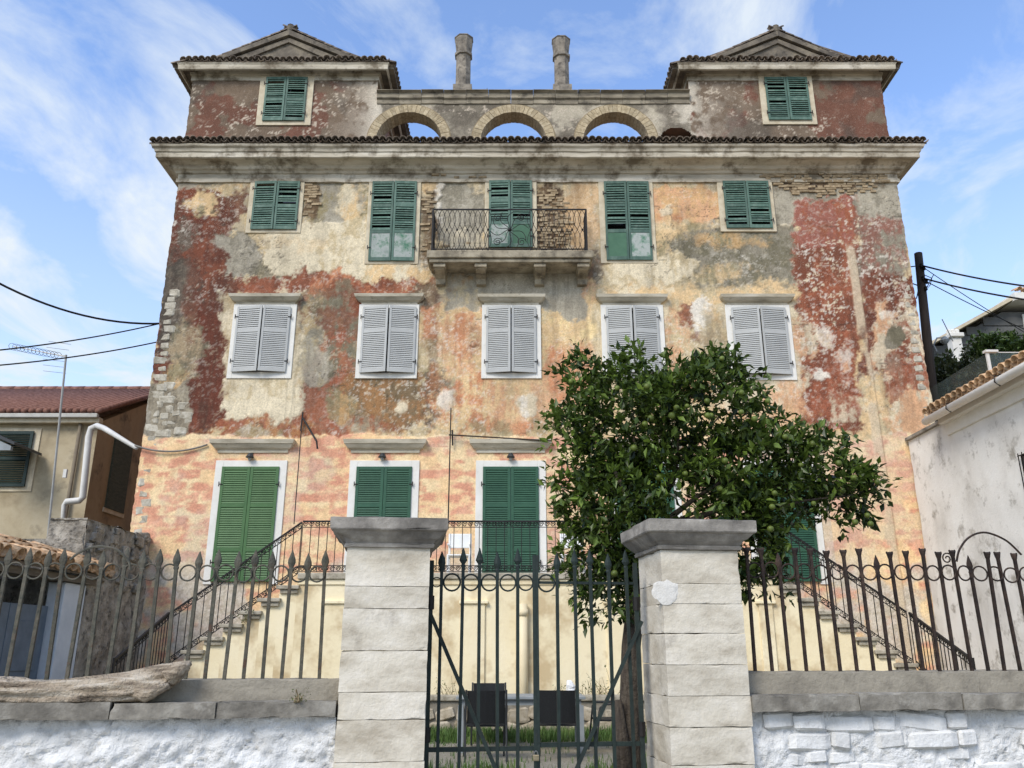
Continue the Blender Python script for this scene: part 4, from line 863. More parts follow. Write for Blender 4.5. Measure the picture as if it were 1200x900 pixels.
# ---- rods and cable on the front
br = thing('wall_bracket', 'black iron bracket arm with a long thin rod beside the leftmost door', 'bracket', tuple(at(355, 485, FY)))
P = lambda px, py, d_: at(px, py, FY - d_)
MB().bar(P(355, 483, .08), P(352.5, 505, .06), .022).build('plate', M_BLACK, br); MB().tube([P(355, 490, .08), P(371, 517, .5), P(372, 526, .5)], .022, 6).build('arm', M_BLACK, br)
MB().bar(P(354, 492, .1), P(344.5, 614, .9), .012, 5).build('rod', M_BLACK, br)
br2 = thing('awning_rod', 'thin black upright rod with a crossbar over the middle door', 'rod', tuple(at(528, 480, FY)))
MB().bar(P(528.5, 478, .12), P(525, 620, 2.6), .014, 5).build('rod', M_BLACK, br2); MB().bar(P(526, 509.5, .15), P(646, 516.5, .25), .018, 5).build('crossbar', M_IRON, br2); MB().bar(P(530, 504, .1), P(530.5, 522, .1), .02, 5).build('bracket', M_BLACK, br2)
cabm = mat('grey_cable', [(110, 106, 100), (130, 126, 118)], rough=.6, bump=0)
pts = [at(158, 522, FY - .1).lerp(at(243, 521, FY - .06), t) + Vector((0, 0, -.62 * t * (1 - t))) for t in [i / 12 for i in range(13)]]
tag(MB().tube(pts, .022, 6).build('wall_cable', cabm, smooth=True), 'pale cable sagging across the plaster left of the leftmost door lintel', 'cable')
# ---- white plastic chairs on the terrace
def plastic_chair(px, lab):
    wm_ = mat('white_plastic', [(226, 226, 222), (236, 236, 232)], rough=.4, bump=0)
    p = at(px, 660, 17.4); x, y = p.x, 17.4; z = Z_TERR
    c = thing('plastic_chair', lab, 'chair', (x, y, z), 'white plastic chairs on the terrace')
    MB().box(x - .24, x + .24, y - .22, y + .24, z + .42, z + .45).build('seat', wm_, c, bevel=.012)
    MB().box(x - .24, x + .24, y + .2, y + .24, z + .62, z + .92).build('backrest', wm_, c, bevel=.015)
    for sx in (-1, 1):
        for sy in (-.2, .2): MB().bar((x + sx * .22, y + sy, z), (x + sx * .22, y + sy, z + (.92 if sy > 0 else .44)), .024, 6).build('leg', wm_, c)
        MB().box(x + sx * .22 - .02, x + sx * .22 + .02, y - .2, y + .22, z + .64, z + .67).build('armrest', wm_, c, bevel=.008)
plastic_chair(538, 'white plastic chair on the terrace left of the middle door'); plastic_chair(671, 'white plastic chair on the terrace right of the middle door')
# ================================================================= STREET WALL, PILLARS, GATE, FENCES
GA = R(7.0); G0 = Vector((.18, 6.5, 0)); FM = Matrix.Translation(G0) @ Matrix.Rotation(GA, 4, 'Z')
EN = Vector((math.sin(GA), -math.cos(GA), 0)); ED = Vector((math.cos(GA), math.sin(GA), 0))
def hit(px, py, y=0.0):
    """where the wall line (y metres behind the gate plane) is met: (s along the wall, height)"""
    d = ray(px, py); o = Vector((0, 0, EYE)); n_ = -EN; t = ((G0 + n_ * y - o).dot(n_)) / d.dot(n_); p = o + d * t
    return (p - G0).dot(ED), p.z
def W(s, y, z): return FM @ Vector((s, y, z))
def fbox(b, s0, s1, y0, y1, z0, z1): return b.box(s0, s1, y0, y1, z0, z1, FM)
M_PIL = mat('gate_pillar_stone', [(168, 158, 140), (202, 194, 177), (218, 211, 197)], scale=2.6, stretch=(1, 1, 2.2), bump=.35, bscale=30, rnd=.06, spots=((128, 118, 102), 3.2, .58, .55))
M_CAP = mat('pillar_cap_stone', [(96, 92, 86), (132, 127, 119), (164, 158, 148)], scale=4, bump=.45, bscale=22, spots=((176, 172, 162), 4, .6, .7))
M_WASH = mat('whitewash', [(196, 196, 194), (216, 216, 214), (226, 226, 224)], scale=5, bump=.8, bscale=38, rough=.9, spots=((150, 146, 138), 8, .64, .6))
M_WASH2 = mat('whitewashed_stone', [(190, 190, 188), (214, 214, 212), (226, 226, 224)], scale=6, bump=.6, bscale=26, rough=.9, rnd=.05, spots=((150, 146, 138), 9, .63, .6))
M_COPE = mat('coping_stone_grey', [(86, 82, 75), (128, 123, 113), (164, 159, 148)], scale=4, bump=.45, bscale=24, rnd=.1, spots=((184, 180, 170), 5, .62, .6))
M_BASE = mat('fence_base_concrete', [(112, 106, 95), (144, 137, 123), (164, 156, 140)], scale=3, bump=.45, bscale=30, spots=((86, 82, 74), 3, .56, .6))
PF, PB = -.32, .3
def pillar(name, label, pxl, pxr, py, joints, captop, capbot, pad):
    s0, s1 = hit(pxl, py, PF)[0], hit(pxr, py, PF)[0]
    zs = [hit((pxl + pxr) / 2, j, PF)[1] for j in joints]; zs = [z for z in zs] + [0.0]
    t = thing(name, label, 'pillar', W((s0 + s1) / 2, 0, 0), 'gate pillars', GA)
    ztop = zs[0]
    for k in range(len(zs) - 1):
        b = MB(); j = [rng.uniform(-.004, .004) for _ in range(3)]
        fbox(b, s0 + j[0], s1 + j[1], PF + j[2], PB, zs[k + 1] + .0015, zs[k] - .0015); o = weather(b.build('stone_block', M_PIL, t), 12, .003, 6, .008)
    z0 = hit((pxl + pxr) / 2, capbot, PF)[1]; z1 = hit((pxl + pxr) / 2, captop, PF - pad)[1]; H = z1 - z0
    prof = [(.0, 0), (.02, .02), (.025, .12), (.015, .16), (.05, .3), (pad * .8, .52), (pad * .95, .56), (pad, .6), (pad, .97), (pad - .02, 1.0)]
    b = MB(); n_ = len(prof); vs = []
    for o_, h in prof:
        for (sx, sy) in ((0, 0), (1, 0), (1, 1), (0, 1)):
            vs.append(W((s1 + o_) if sx else (s0 - o_), (PB + o_) if sy else (PF - o_), z0 + h * H))
    fs = [(i * 4 + k, i * 4 + (k + 1) % 4, (i + 1) * 4 + (k + 1) % 4, (i + 1) * 4 + k) for i in range(n_ - 1) for k in range(4)] + [(0, 3, 2, 1), tuple(4 * (n_ - 1) + k for k in range(4))]
    b.add(vs, fs); c = weather(b.build('capstone', M_CAP, t), 7, .005, 7, .022); return s0, s1
PLs0, PLs1 = pillar('gate_pillar', 'pale stone gate pillar with dark chipped cap, beside the driftwood log wall', 398.5, 501, 770, (641, 687, 713, 762.5, 811, 843.5, 893), 605.5, 642, .115)
PRs0, PRs1 = pillar('gate_pillar', 'pale stone gate pillar with clean moulded cap standing in front of the citrus tree', 778.5, 872, 735, (645, 684, 707.5, 742, 779, 815.5, 852, 897), 608, 645, .115)
# blob of white filler on the corner of the right pillar
hp = hit(783, 694, PF); import bmesh as _bm
q_ = _bm.new(); _bm.ops.create_icosphere(q_, subdivisions=3, radius=1)
for v in q_.verts:
    n1_ = 1 + .45 * __import__('mathutils').noise.noise(v.co * 1.7); v.co = Vector((v.co.x * .10 * n1_, v.co.y * .007, v.co.z * .08 * n1_))
me_ = bpy.data.meshes.new('filler_patch'); q_.to_mesh(me_); q_.free(); me_.materials.append(mat('white_filler', [(200, 196, 187), (218, 215, 208)], bump=.5, bscale=20))
link('filler_patch', me_, [o for o in COL.objects if o.name.startswith('gate_pillar')][-1], W(hp[0] - .01, PF, hp[1]), (0, .3, GA))
# ---- street walls
def street_wall(name, label, s0, s1, pyb, pyc, pyw, refx, stones):
    t = thing(name, label, 'wall', W((s0 + s1) / 2, -.2, 0), 'street walls either side of the gate', GA)
    zb = hit(refx, pyb, -.16)[1]; zc_ = hit(refx, pyc, -.34)[1]; zw = hit(refx, pyw, -.34)[1]
    s_ = s0; lens = []
    while s_ < s1 - .01:
        L = min(rng.uniform(.62, .85), s1 - s_); 
        if s1 - s_ - L < .25: L = s1 - s_
        b = MB(); fbox(b, s_ + .005, s_ + L - .005, -.34 + rng.uniform(-.012, .012), .28, zw, zc_ + rng.uniform(-.006, .006)); o = weather(b.build('coping_slab', M_COPE, t), 10, .007, 6, .04)
        s_ += L
    nb = 3
    for k in range(nb):
        b = MB(); a, c = s0 + (s1 - s0) * k / nb, s0 + (s1 - s0) * (k + 1) / nb; fbox(b, a + .002, c - .002, -.16, .22, zc_ - .01, zb); weather(b.build('base_block', M_BASE, t), 16, .008, 5, .03)
    # lumpy whitewashed face
    nx, nz = int((s1 - s0) / .02), int(zw / .02); xs = np.linspace(s0, s1, nx + 1); zs = np.linspace(0, zw - .002, nz + 1); X, Z = np.meshgrid(xs, zs); X, Z = X.ravel(), Z.ravel()
    h = (fbm(X * 2.2, Z * 3, 201) - .5) * .09 + (fbm(X * 7, Z * 9, 203, 5, .68) - .5) * .085
    if stones: h = h * .7 - .028
    ridge = np.abs(fbm(X * 4, Z * 7, 205) - .5); h = h - .022 * sstep(.035, 0, ridge) - .02 * sstep(.03, 0, np.abs(fbm(X * 9 + 3, Z * 13, 207) - .5))
    vs = [W(x, -.25 - q, z) for x, z, q in zip(X, Z, h)]
    fs = [(j * (nx + 1) + i, j * (nx + 1) + i + 1, (j + 1) * (nx + 1) + i + 1, (j + 1) * (nx + 1) + i) for j in range(nz) for i in range(nx)]
    MB().add(vs, fs).build('whitewashed_face', M_WASH, t, smooth=True)
    b = MB(); fbox(b, s0, s1, -.14, .27, 0, zw - .003); b.build('wall_core', M_BASE, t)
    if stones:
        zz = zw - .02; r_ = 0
        while zz > .35:
            hh = rng.uniform(.085, .13); s_ = s0 + .02 + rng.uniform(0, .1)
            while s_ < s1:
                L = rng.uniform(.14, .42)
                if rng.random() < (.9, .75, .6, .5, .4, .2, .2, .2, .2, .2, .2, .2, .2, .2)[min(r_, 13)]:
                    me = stone_mesh(L - .006, hh - .006, .16, rng.random() * 50, M_WASH2)
                    link('stone', me, t, W(s_ + L / 2, (-.175 if r_ < 2 else -.148) + rng.uniform(-.015, .015), zz - hh / 2 + rng.gauss(0, .006)), (0, rng.gauss(0, .06), GA + rng.gauss(0, .06)))
                s_ += L
            zz -= hh; r_ += 1
    return zb, zc_
zbL, zcL = street_wall('street_wall', 'whitewashed lumpy street wall carrying the driftwood log', -7.2, PLs0 - .004, 797, 823, 842, 250, False)
zbR, zcR = street_wall('street_wall', 'whitewashed rubble street wall with bare grey coping, right of the gate', PRs1 + .004, 7.2, 787, 813, 833, 1040, True)
# ---- fences
ring = MB().tube([(.062 * math.cos(a), 0, .062 * math.sin(a)) for a in [2 * math.pi * i / 20 for i in range(20)]], .0075, 5, closed=True)
RINGL, RINGR, RINGG = (ring.mesh('ring', m_, True) for m_ in (M_IRON_G, M_IRON, M_GATE))
def spear_bar(H, r, head, m_):
    b = MB(); b.bar((0, 0, 0), (0, 0, H - (.14 if head != 'stub' else 0)), r)
    if head == 'leaf':
        prof = [(.016, 0), (.022, .012), (.016, .024), (.029, .06), (.026, .085), (.003, .15)]
        o = len(b.v); b.lathe(prof, 8, (0, 0, H - .15)); 
        for i in range(o, len(b.v)): x, y, z = b.v[i]; b.v[i] = (x, y * .45, z)
    elif head == 'spear':
        o = len(b.v); b.lathe([(.014, 0), (.02, .014), (.012, .026), (.031, .055), (.003, .15)], 8, (0, 0, H - .15))
        for i in range(o, len(b.v)): x, y, z = b.v[i]; b.v[i] = (x, y * .4, z)
    else:   # broken fleur: only the root of the ornament left
        b.lathe([(r * .9, 0), (.02, .02), (.025, .045), (.017, .06)], 8, (0, 0, H - .03))
        for sx in (-1, 1): b.tube([(sx * .010, 0, H), (sx * .022, 0, H + .022), (sx * .026, 0, H + .034)], [.012, .010, .006], 5)
    return b.mesh('bar', m_)
def fence(name, label, pxa, pxb, count, extra, base, pytip, pyring, heads, m_, ringm, refx, pyref, r):
    s_a, s_b = hit(pxa, pyref)[0], hit(pxb, pyref)[0]; step = (s_b - s_a) / count
    t = thing(name, label, 'fence', W((s_a + s_b) / 2, 0, base), 'iron fences on the street walls', GA)
    ztip = hit(refx, pytip)[1]; zr = hit(refx, pyring)[1]
    bars = {h: spear_bar(ztip - base + .02, r, h, m_) for h in set(heads)}
    ss = [s_a + step * k for k in range(-extra[0], count + 1 + extra[1])]
    for k, s_ in enumerate(ss):
        o = link('bar', bars[heads[k % len(heads)]], t, W(s_, 0, base - .02), (rng.gauss(0, .012), rng.gauss(.0, .014), GA)); o.scale = (1, 1, 1 + rng.uniform(-.02, .012))
        if k + 1 < len(ss): 
            o = link('ring', ringm, t, W(s_ + step / 2, 0, zr + rng.gauss(0, .004)), (rng.gauss(0, .08), 0, GA + rng.gauss(0, .08))); o.scale = (step / .145,) * 3
    return t, step
fl, stepL = fence('iron_fence', 'rusty iron fence of spear topped bars and rings above the driftwood log', 6.7, 374, 16, (4, 0), zbL, 644, 671.5, ['leaf'], M_IRON_G, RINGL, 250, 797, .0165)
fr, stepR = fence('iron_fence', 'dark iron fence with broken bar tips left of the white building', 885, 1196, 16, (0, 6), zbR, 648, 670.5, ['stub', 'stub', 'leaf', 'stub', 'stub', 'stub'], M_IRON, RINGR, 1000, 787, .0155)
def overthrow(t, pts, m_, scr):
    q = [W(*(lambda h: (h[0], .0, h[1]))(hit(px, py))) for px, py in pts]
    # smooth the arc
    sm = []
    for i in range(len(q) - 1):
        p0, p1, p2, p3 = q[max(i - 1, 0)], q[i], q[i + 1], q[min(i + 2, len(q) - 1)]
        for k in range(6):
            u = k / 6; sm.append(.5 * ((2 * p1) + (-p0 + p2) * u + (2 * p0 - 5 * p1 + 4 * p2 - p3) * u * u + (-p0 + 3 * p1 - 3 * p2 + p3) * u ** 3))
    sm.append(q[-1]); MB().tube(sm, .009, 5).build('arch_bar', m_, t)
    h = hit(*scr); c = W(h[0], 0, h[1]); MB().tube([c + ED * a[0] + Vector((0, 0, a[2])) for a in spiral(.05, 1.5, 22)], .006, 5).build('scroll', m_, t)
overthrow(fr, [(1121, 658), (1124, 645), (1133, 632), (1146, 625), (1160, 625), (1180, 634), (1197, 650)], M_IRON, (1110, 654.5))
overthrow(fl, [(82, 656), (92, 648), (108, 641.5), (124, 641), (138, 645), (150, 657), (153, 668)], M_IRON_G, (168.5, 660.5))
# ---- gate leaves
def gate_leaf(label, px_bars, px_st, px_hinge, pyrail, braces, side, rings_):
    gy = .04; s_h, s_m = hit(px_hinge, 760, gy)[0], hit(px_st, 760, gy)[0]
    t = thing('gate_leaf', label, 'gate', W(s_h, gy, .1), 'leaves of the iron gate', GA)
    zt = hit(628, 643, gy)[1]; zr = hit(600, 683, gy)[1]; z0 = .12; zl = hit(560, pyrail, gy)[1]
    bm_ = {h: spear_bar(zt - z0 + dz, .0165, h, M_GATE) for h, dz in (('spear', 0), ('leaf', -.03))}
    ss = [hit(p, 650, gy)[0] for p in px_bars]
    for k, s_ in enumerate(ss): link('bar', bm_['spear' if k % 3 else 'leaf'], t, W(s_, gy, z0), (0, rng.gauss(0, .006), GA))
    MB().bar(W(s_m, gy, z0), W(s_m, gy, zt - .05), .017).build('meeting_stile', M_GATE, t); MB().bar(W(s_h, gy, z0), W(s_h, gy, zt - .1), .024).build('hinge_stile', M_GATE, t)
    for z, rr in ((zl, .022), (z0 + .05, .022)): MB().bar(W(s_h, gy + .012, z), W(s_m, gy + .012, z), rr).build('rail', M_GATE, t)
    if not rings_: MB().bar(W(s_h, gy + .012, zr + .005), W(s_m, gy + .012, zr + .005), .014).build('rail', M_GATE, t)
    allS = sorted(ss + [s_m] + ([s_h] if rings_ else []))
    for k in range(len(allS) - 1):
        if rings_ or k == 0:
            o = link('ring', RINGG, t, W((allS[k] + allS[k + 1]) / 2, gy, zr), (0, 0, GA)); o.scale = ((allS[k + 1] - allS[k]) / .145,) * 3
    (pa, pya), (pb, pyb) = braces
    a, c = hit(pa, pya, gy - .02), hit(pb, pyb, gy - .02)
    MB().bar(W(a[0], gy - .02, a[1]), W(c[0], gy - .02, c[1]), .019).build('diagonal_brace', M_GATE, t)
    for zz in (zl + .1, zr - .15):
        MB().lathe([(.028, -.05), (.028, .05)], 8, W(s_h, gy, zz)).build('hinge', M_BLACK, t)
    return zl
zl = gate_leaf('left leaf of the dark green iron gate, with a row of rings', [519, 541.7, 563, 584.5, 606], 626.5, 503, 878, ((503, 716), (588, 918)), -1, True)
gate_leaf('right leaf of the dark green iron gate, with a plain upper rail', [651, 672.5, 692, 712, 733.5], 629.8, 748, 874, ((752, 728), (668, 918)), 1, False)
pk = W(*((lambda h: (h[0], -.0, h[1]))(hit(628, 886))))
pl = thing('padlock', 'small brass padlock hanging where the gate leaves meet', 'padlock', pk)
MB().box(pk.x - .022, pk.x + .022, pk.y - .035, pk.y - .012, pk.z - .03, pk.z + .012).build('body', mat('dull_brass', [(132, 118, 92), (158, 146, 120)], metal=.8, rough=.45), pl, bevel=.004)
MB().tube([(pk.x + .014 * math.cos(a), pk.y - .024, pk.z + .012 + .024 * math.sin(a)) for a in [math.pi * i / 8 for i in range(9)]], .0045, 6).build('shackle', mat('steel', [(150, 150, 150)], metal=.9, rough=.3, bump=0), pl)
# ---- driftwood log on the left wall
M_DRIFT = mat('bleached_driftwood', [(86, 74, 62), (156, 142, 123), (194, 184, 167)], scale=9, stretch=(.35, 2.5, 2.5), bump=.8, bscale=26, dist=.004, spots=((62, 54, 46), 7, .58, .7))
ctl = [(-60, 812, 14.0), (-10, 813, 14), (30, 813, 14.5), (75, 811.5, 15), (120, 809, 15.5), (150, 806, 15), (175, 801, 15), (195, 796, 13), (210, 789, 10), (221, 781, 5)]
b = MB(); n_ = 40; rings_ = []
from mathutils import noise as MN
S_ = []
for i in range(len(ctl) - 1):
    for k in range(14):
        u = k / 14; S_.append(tuple(ctl[i][j] + (ctl[i + 1][j] - ctl[i][j]) * u for j in range(3)))
S_.append(ctl[-1]); vs = []
for (px, py, rp) in S_:
    s_, z = hit(px, py, -.26); r = rp * 6.25 / FPX
    for k in range(n_):
        a = 2 * math.pi * k / n_; q = Vector((s_, math.cos(a), math.sin(a)))
        rr = r * (1 + .34 * MN.noise(Vector((s_ * 1.6, math.cos(a) * 1.4, math.sin(a) * 1.4))) + .30 * MN.noise(Vector((s_ * 2.2, math.cos(a) * 4, math.sin(a) * 4))) - .25 * max(0, .12 - abs(MN.noise(Vector((s_ * 1.2, math.cos(a) * 6, math.sin(a) * 6))))) / .12)
        vs.append(W(s_ + .03 * MN.noise(q * 3), -.245 + rr * math.cos(a) * .95, max(z + rr * math.sin(a), zcL + .004)))
m_ = len(S_)
fs = [(i * n_ + k, i * n_ + (k + 1) % n_, (i + 1) * n_ + (k + 1) % n_, (i + 1) * n_ + k) for i in range(m_ - 1) for k in range(n_)] + [tuple(range(n_))[::-1], tuple((m_ - 1) * n_ + k for k in range(n_))]
lg = thing('driftwood_log', 'bleached gnarled driftwood log lying along the left street wall', 'log', W(hit(100, 810, -.26)[0], -.26, zcL))
b.add(vs, fs); b.build('trunk', M_DRIFT, lg, smooth=True)
h1, h2, h3 = hit(196, 795, -.3), hit(212, 782, -.3), hit(222, 777, -.3)
MB().tube([W(h1[0], -.27, h1[1]), W(h2[0], -.27, h2[1]), W(h3[0], -.25, h3[1])], [.07, .045, .015], 9).build('broken_branch', M_DRIFT, lg, smooth=True)
h1, h2, h3 = hit(150, 806, -.3), hit(170, 815, -.36), hit(196, 803, -.38)
MB().tube([W(h1[0], -.25, h1[1]), W(h2[0], -.32, h2[1]), W(h3[0], -.34, h3[1])], [.06, .05, .02], 9).build('broken_branch', M_DRIFT, lg, smooth=True)
# ================================================================= COURTYARD
M_MESH = mat('black_mesh_fabric', [(20, 22, 24), (32, 34, 36)], scale=60, rough=.7, bump=.2, bscale=200)
M_FRAME = mat('dark_grey_tube', [(44, 46, 48), (58, 60, 62)], rough=.45, bump=0)
M_TABLE = mat('grey_table_paint', [(128, 134, 136), (146, 152, 154)], rough=.5, bump=.05)
def garden_chair(x, y, rz, label, grp='black mesh garden chairs', arms=True):
    t = thing('garden_chair', label, 'chair', (x, y, YARD), grp, rz); m_ = Matrix.Translation((x, y, YARD)) @ Matrix.Rotation(rz, 4, 'Z')
    q = lambda a, b_, c: m_ @ Vector((a, b_, c))
    MB().box(-.25, .25, -.22, .24, .42, .445, m_).build('seat', M_MESH, t, bevel=.008)
    # curved back panel
    b = MB(); vs = []; k = 7
    for yy in (0, .012):
        for i in range(k):
            u = i / (k - 1) * 2 - 1
            for z in (.46, .66, .87): vs.append(q(u * .25, -.22 - (.87 - .46) * .0 - (z - .46) * .16 - .03 * (1 - u * u) + yy, z))
    f = lambda l, i, j: l * k * 3 + i * 3 + j
    fs = [(f(l, i, j), f(l, i + 1, j), f(l, i + 1, j + 1), f(l, i, j + 1)) for l in (0, 1) for i in range(k - 1) for j in range(2)]
    fs += [(f(0, i, 2), f(0, i + 1, 2), f(1, i + 1, 2), f(1, i, 2)) for i in range(k - 1)] + [(f(0, i, 0), f(1, i, 0), f(1, i + 1, 0), f(0, i + 1, 0)) for i in range(k - 1)]
    b.add(vs, fs).build('backrest', M_MESH, t)
    for sx in (-1, 1):
        MB().tube([q(sx * .27, -.32, 0), q(sx * .27, -.24, .44), q(sx * .265, -.30, .88)], .014, 6).build('leg', M_FRAME, t)
        MB().tube([q(sx * .27, .28, 0), q(sx * .27, .22, .44), q(sx * .275, .2, .6), q(sx * .275, .14, .645), q(sx * .275, -.1, .65), q(sx * .27, -.26, .63)], .013, 6).build('arm_leg', M_FRAME, t)
    return t
garden_chair(-.36, 12.0, R(4), 'black mesh garden chair behind the left gate leaf, back to the street')
garden_chair(.62, 12.1, R(-6), 'black mesh garden chair behind the right gate leaf, back to the street')
garden_chair(-.36, 13.95, R(182), 'black mesh garden chair on the far side of the grey table')
garden_chair(1.42, 12.9, R(96), 'black tubular garden armchair at the right end of the grey table')
tb = thing('garden_table', 'grey painted garden table between the black chairs', 'table', (.1, 13.0, YARD))
MB().box(-.8, 1.05, 12.62, 13.45, YARD + .71, YARD + .75).build('tabletop', M_TABLE, tb, bevel=.008); MB().box(-.74, .99, 12.68, 13.39, YARD + .63, YARD + .709).build('apron', M_TABLE, tb)
for sx in (-.73, .98):
    for sy in (12.68, 13.38): MB().box(sx - .04, sx + .04, sy - .04, sy + .04, YARD, YARD + .63).build('leg', M_TABLE, tb)
# low rubble wall in front of the terrace
lwy = 15.35; lz = at(600, 815, lwy).z
M_RUB2 = mat('garden_wall_stone', [(138, 126, 104), (172, 160, 138), (190, 180, 160)], scale=6, bump=.5, bscale=26, rnd=.16, spots=((104, 96, 80), 8, .58, .6))
lw = thing('garden_wall', 'low rubble stone garden wall at the foot of the yellow terrace', 'wall', (0, lwy, YARD))
MB().box(-4.4, 5.3, lwy, lwy + .3, 0, lz - .09).build('mortar_core', mat('grey_mortar', [(118, 112, 100), (140, 134, 120)], scale=8, bump=.5), lw)
for k in range(8): MB().box(-4.45 + k * 1.225 + .004, -4.45 + (k + 1) * 1.225 - .004, lwy - .05, lwy + .34, lz - .088, lz).build('coping_slab', M_STEP, lw, bevel=.015)
STN2 = [stone_mesh(l_, h_, .1, 20 + i, M_RUB2) for i, (l_, h_) in enumerate(((.36, .24), (.28, .3), (.44, .22), (.24, .2), (.32, .17)))]
z = YARD + .1; r_ = 0
while z < lz - .16:
    x = -4.3 + (r_ % 2) * .15
    while x < 5.2:
        k = rng.randrange(5); link('stone', STN2[k], lw, (x, lwy - .005, z + rng.gauss(0, .02)), (0, rng.gauss(0, .25), rng.gauss(0, .05))); x += (.39, .31, .47, .27, .35)[k]
    z += .215; r_ += 1
# grass
def blades(name, regions, m_, seed):
    rs = np.random.RandomState(seed); V = []; Fc = []
    for (x0, x1, y0, y1, n_, h0, h1, keep) in regions:
        for _ in range(n_):
            x, y = rs.uniform(x0, x1), rs.uniform(y0, y1)
            if keep and vnoise(np.array([x * 1.7 + 30]), np.array([y * 1.7 + 30]), 9)[0] < keep: continue
            h = rs.uniform(h0, h1); a = rs.uniform(0, 6.28); w_ = rs.uniform(.004, .009); l = rs.uniform(.1, .5) * h; ca, sa = math.cos(a), math.sin(a); i = len(V)
            V += [(x - w_ * ca, y - w_ * sa, YARD - .01), (x + w_ * ca, y + w_ * sa, YARD - .01), (x + w_ * .7 * ca - l * .35 * sa, y + w_ * .7 * sa + l * .35 * ca, YARD + h * .6), (x - w_ * .7 * ca - l * .35 * sa, y - w_ * .7 * sa + l * .35 * ca, YARD + h * .6), (x - l * sa, y + l * ca, YARD + h)]
            Fc += [(i, i + 1, i + 2, i + 3), (i + 3, i + 2, i + 4)]
    b = MB(); b.v = V; b.f = Fc; me = bpy.data.meshes.new(name); me.from_pydata(V, [], Fc); me.materials.append(m_); return link(name, me)
M_GRASS = mat('grass_blades', [(52, 78, 34), (74, 100, 44), (108, 122, 66)], scale=2.5, rough=.7, bump=0)
gr = blades('grass', [(-3.6, 4.4, 13.9, 15.3, 9000, .08, .22, 0), (-3.2, 4.2, 9.2, 10.9, 5000, .06, .2, .4), (-5, 5, 10.9, 13.9, 2200, .03, .1, .55), (-6, -3.6, 8, 15.2, 1500, .05, .2, .3), (4.2, 7, 8, 15.2, 1500, .05, .2, .3)], M_GRASS, 3)
tag(gr, 'patchy green grass growing across the gravel courtyard', 'grass', kind='stuff')
# ================================================================= PLANTS
def leaf_mat(name, dark, light, trans=.25):
    m = bpy.data.materials.new(name); m.use_nodes = True; t = m.node_tree; t.nodes.clear()
    o = N('ShaderNodeOutputMaterial', t); p = N('ShaderNodeBsdfPrincipled', t); tr = N('ShaderNodeBsdfTranslucent', t); mx_ = N('ShaderNodeMixShader', t)
    a = N('ShaderNodeVertexColor', t, layer_name='Col'); sp = N('ShaderNodeSeparateColor', t); t.links.new(a.outputs[0], sp.inputs[0])
    r = N('ShaderNodeValToRGB', t); r.color_ramp.elements[0].color = (*lin(dark), 1); r.color_ramp.elements[1].color = (*lin(light), 1); t.links.new(sp.outputs[0], r.inputs[0])
    t.links.new(r.outputs[0], p.inputs['Base Color']); t.links.new(r.outputs[0], tr.inputs[0]); p.inputs['Roughness'].default_value = .42; p.inputs['Specular IOR Level'].default_value = .4
    mx_.inputs[0].default_value = trans; t.links.new(p.outputs[0], mx_.inputs[1]); t.links.new(tr.outputs[0], mx_.inputs[2]); t.links.new(mx_.outputs[0], o.inputs[0]); return m
def leaf_cloud(name, twigs, m_, parent, L0, wr, seed, per=(9, 15), spread=.10):
    """twigs: (origin, direction, length, tone). Each carries paired pointed leaves, folded along the rib"""
    rs = np.random.RandomState(seed); V = []; Fc = []; colr = []
    for (o, d, ln, tone) in twigs:
        n_ = rs.randint(*per)
        for k in range(n_):
            t = rs.uniform(.05, 1.05); p = np.array(o) + np.array(d) * ln * t + rs.normal(0, spread * .25, 3)
            dd = np.array(d) * .55 + rs.normal(0, .6, 3) + np.array([0, 0, -.12]); dd /= np.linalg.norm(dd) + 1e-6
            s = np.cross(dd, rs.normal(0, 1, 3)); s /= np.linalg.norm(s) + 1e-6
            if abs(s[2]) > .75: s = np.cross(dd, [0, 0, 1.]); s /= np.linalg.norm(s) + 1e-6
            nrm = np.cross(s, dd); L = L0 * rs.uniform(.5, 1.35); w_ = L * wr
            i = len(V); c = p + dd * L * .45; dr = nrm * L * -.06
            V += [tuple(p), tuple(c + s * w_ + nrm * w_ * .35), tuple(p + dd * L + dr), tuple(c - s * w_ + nrm * w_ * .35), tuple(c)]
            Fc += [(i, i + 1, i + 4), (i + 1, i + 2, i + 4), (i + 2, i + 3, i + 4), (i + 3, i, i + 4)]
            v = float(np.clip(tone + rs.normal(0, .2), 0, 1)); colr += [v] * 5
    me = bpy.data.meshes.new(name); me.from_pydata(V, [], Fc); at_ = me.color_attributes.new('Col', 'FLOAT_COLOR', 'POINT')
    c = np.array(colr, np.float32); at_.data.foreach_set('color', np.stack([c, c, c, np.ones_like(c)], -1).ravel()); me.materials.append(m_)
    return link(name, me, parent)
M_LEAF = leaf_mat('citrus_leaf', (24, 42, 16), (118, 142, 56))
M_BARK = mat('citrus_bark', [(48, 42, 36), (70, 62, 53), (90, 82, 70)], scale=10, stretch=(3, 3, .5), bump=.6, bscale=20, dist=.004)
CY = 8.5
base = at(742, 880, 8.3); base.z = YARD
tree = thing('citrus_tree', 'dense dark green citrus tree with unripe green fruit behind the right gate pillar', 'tree', base)
rs = np.random.RandomState(12)
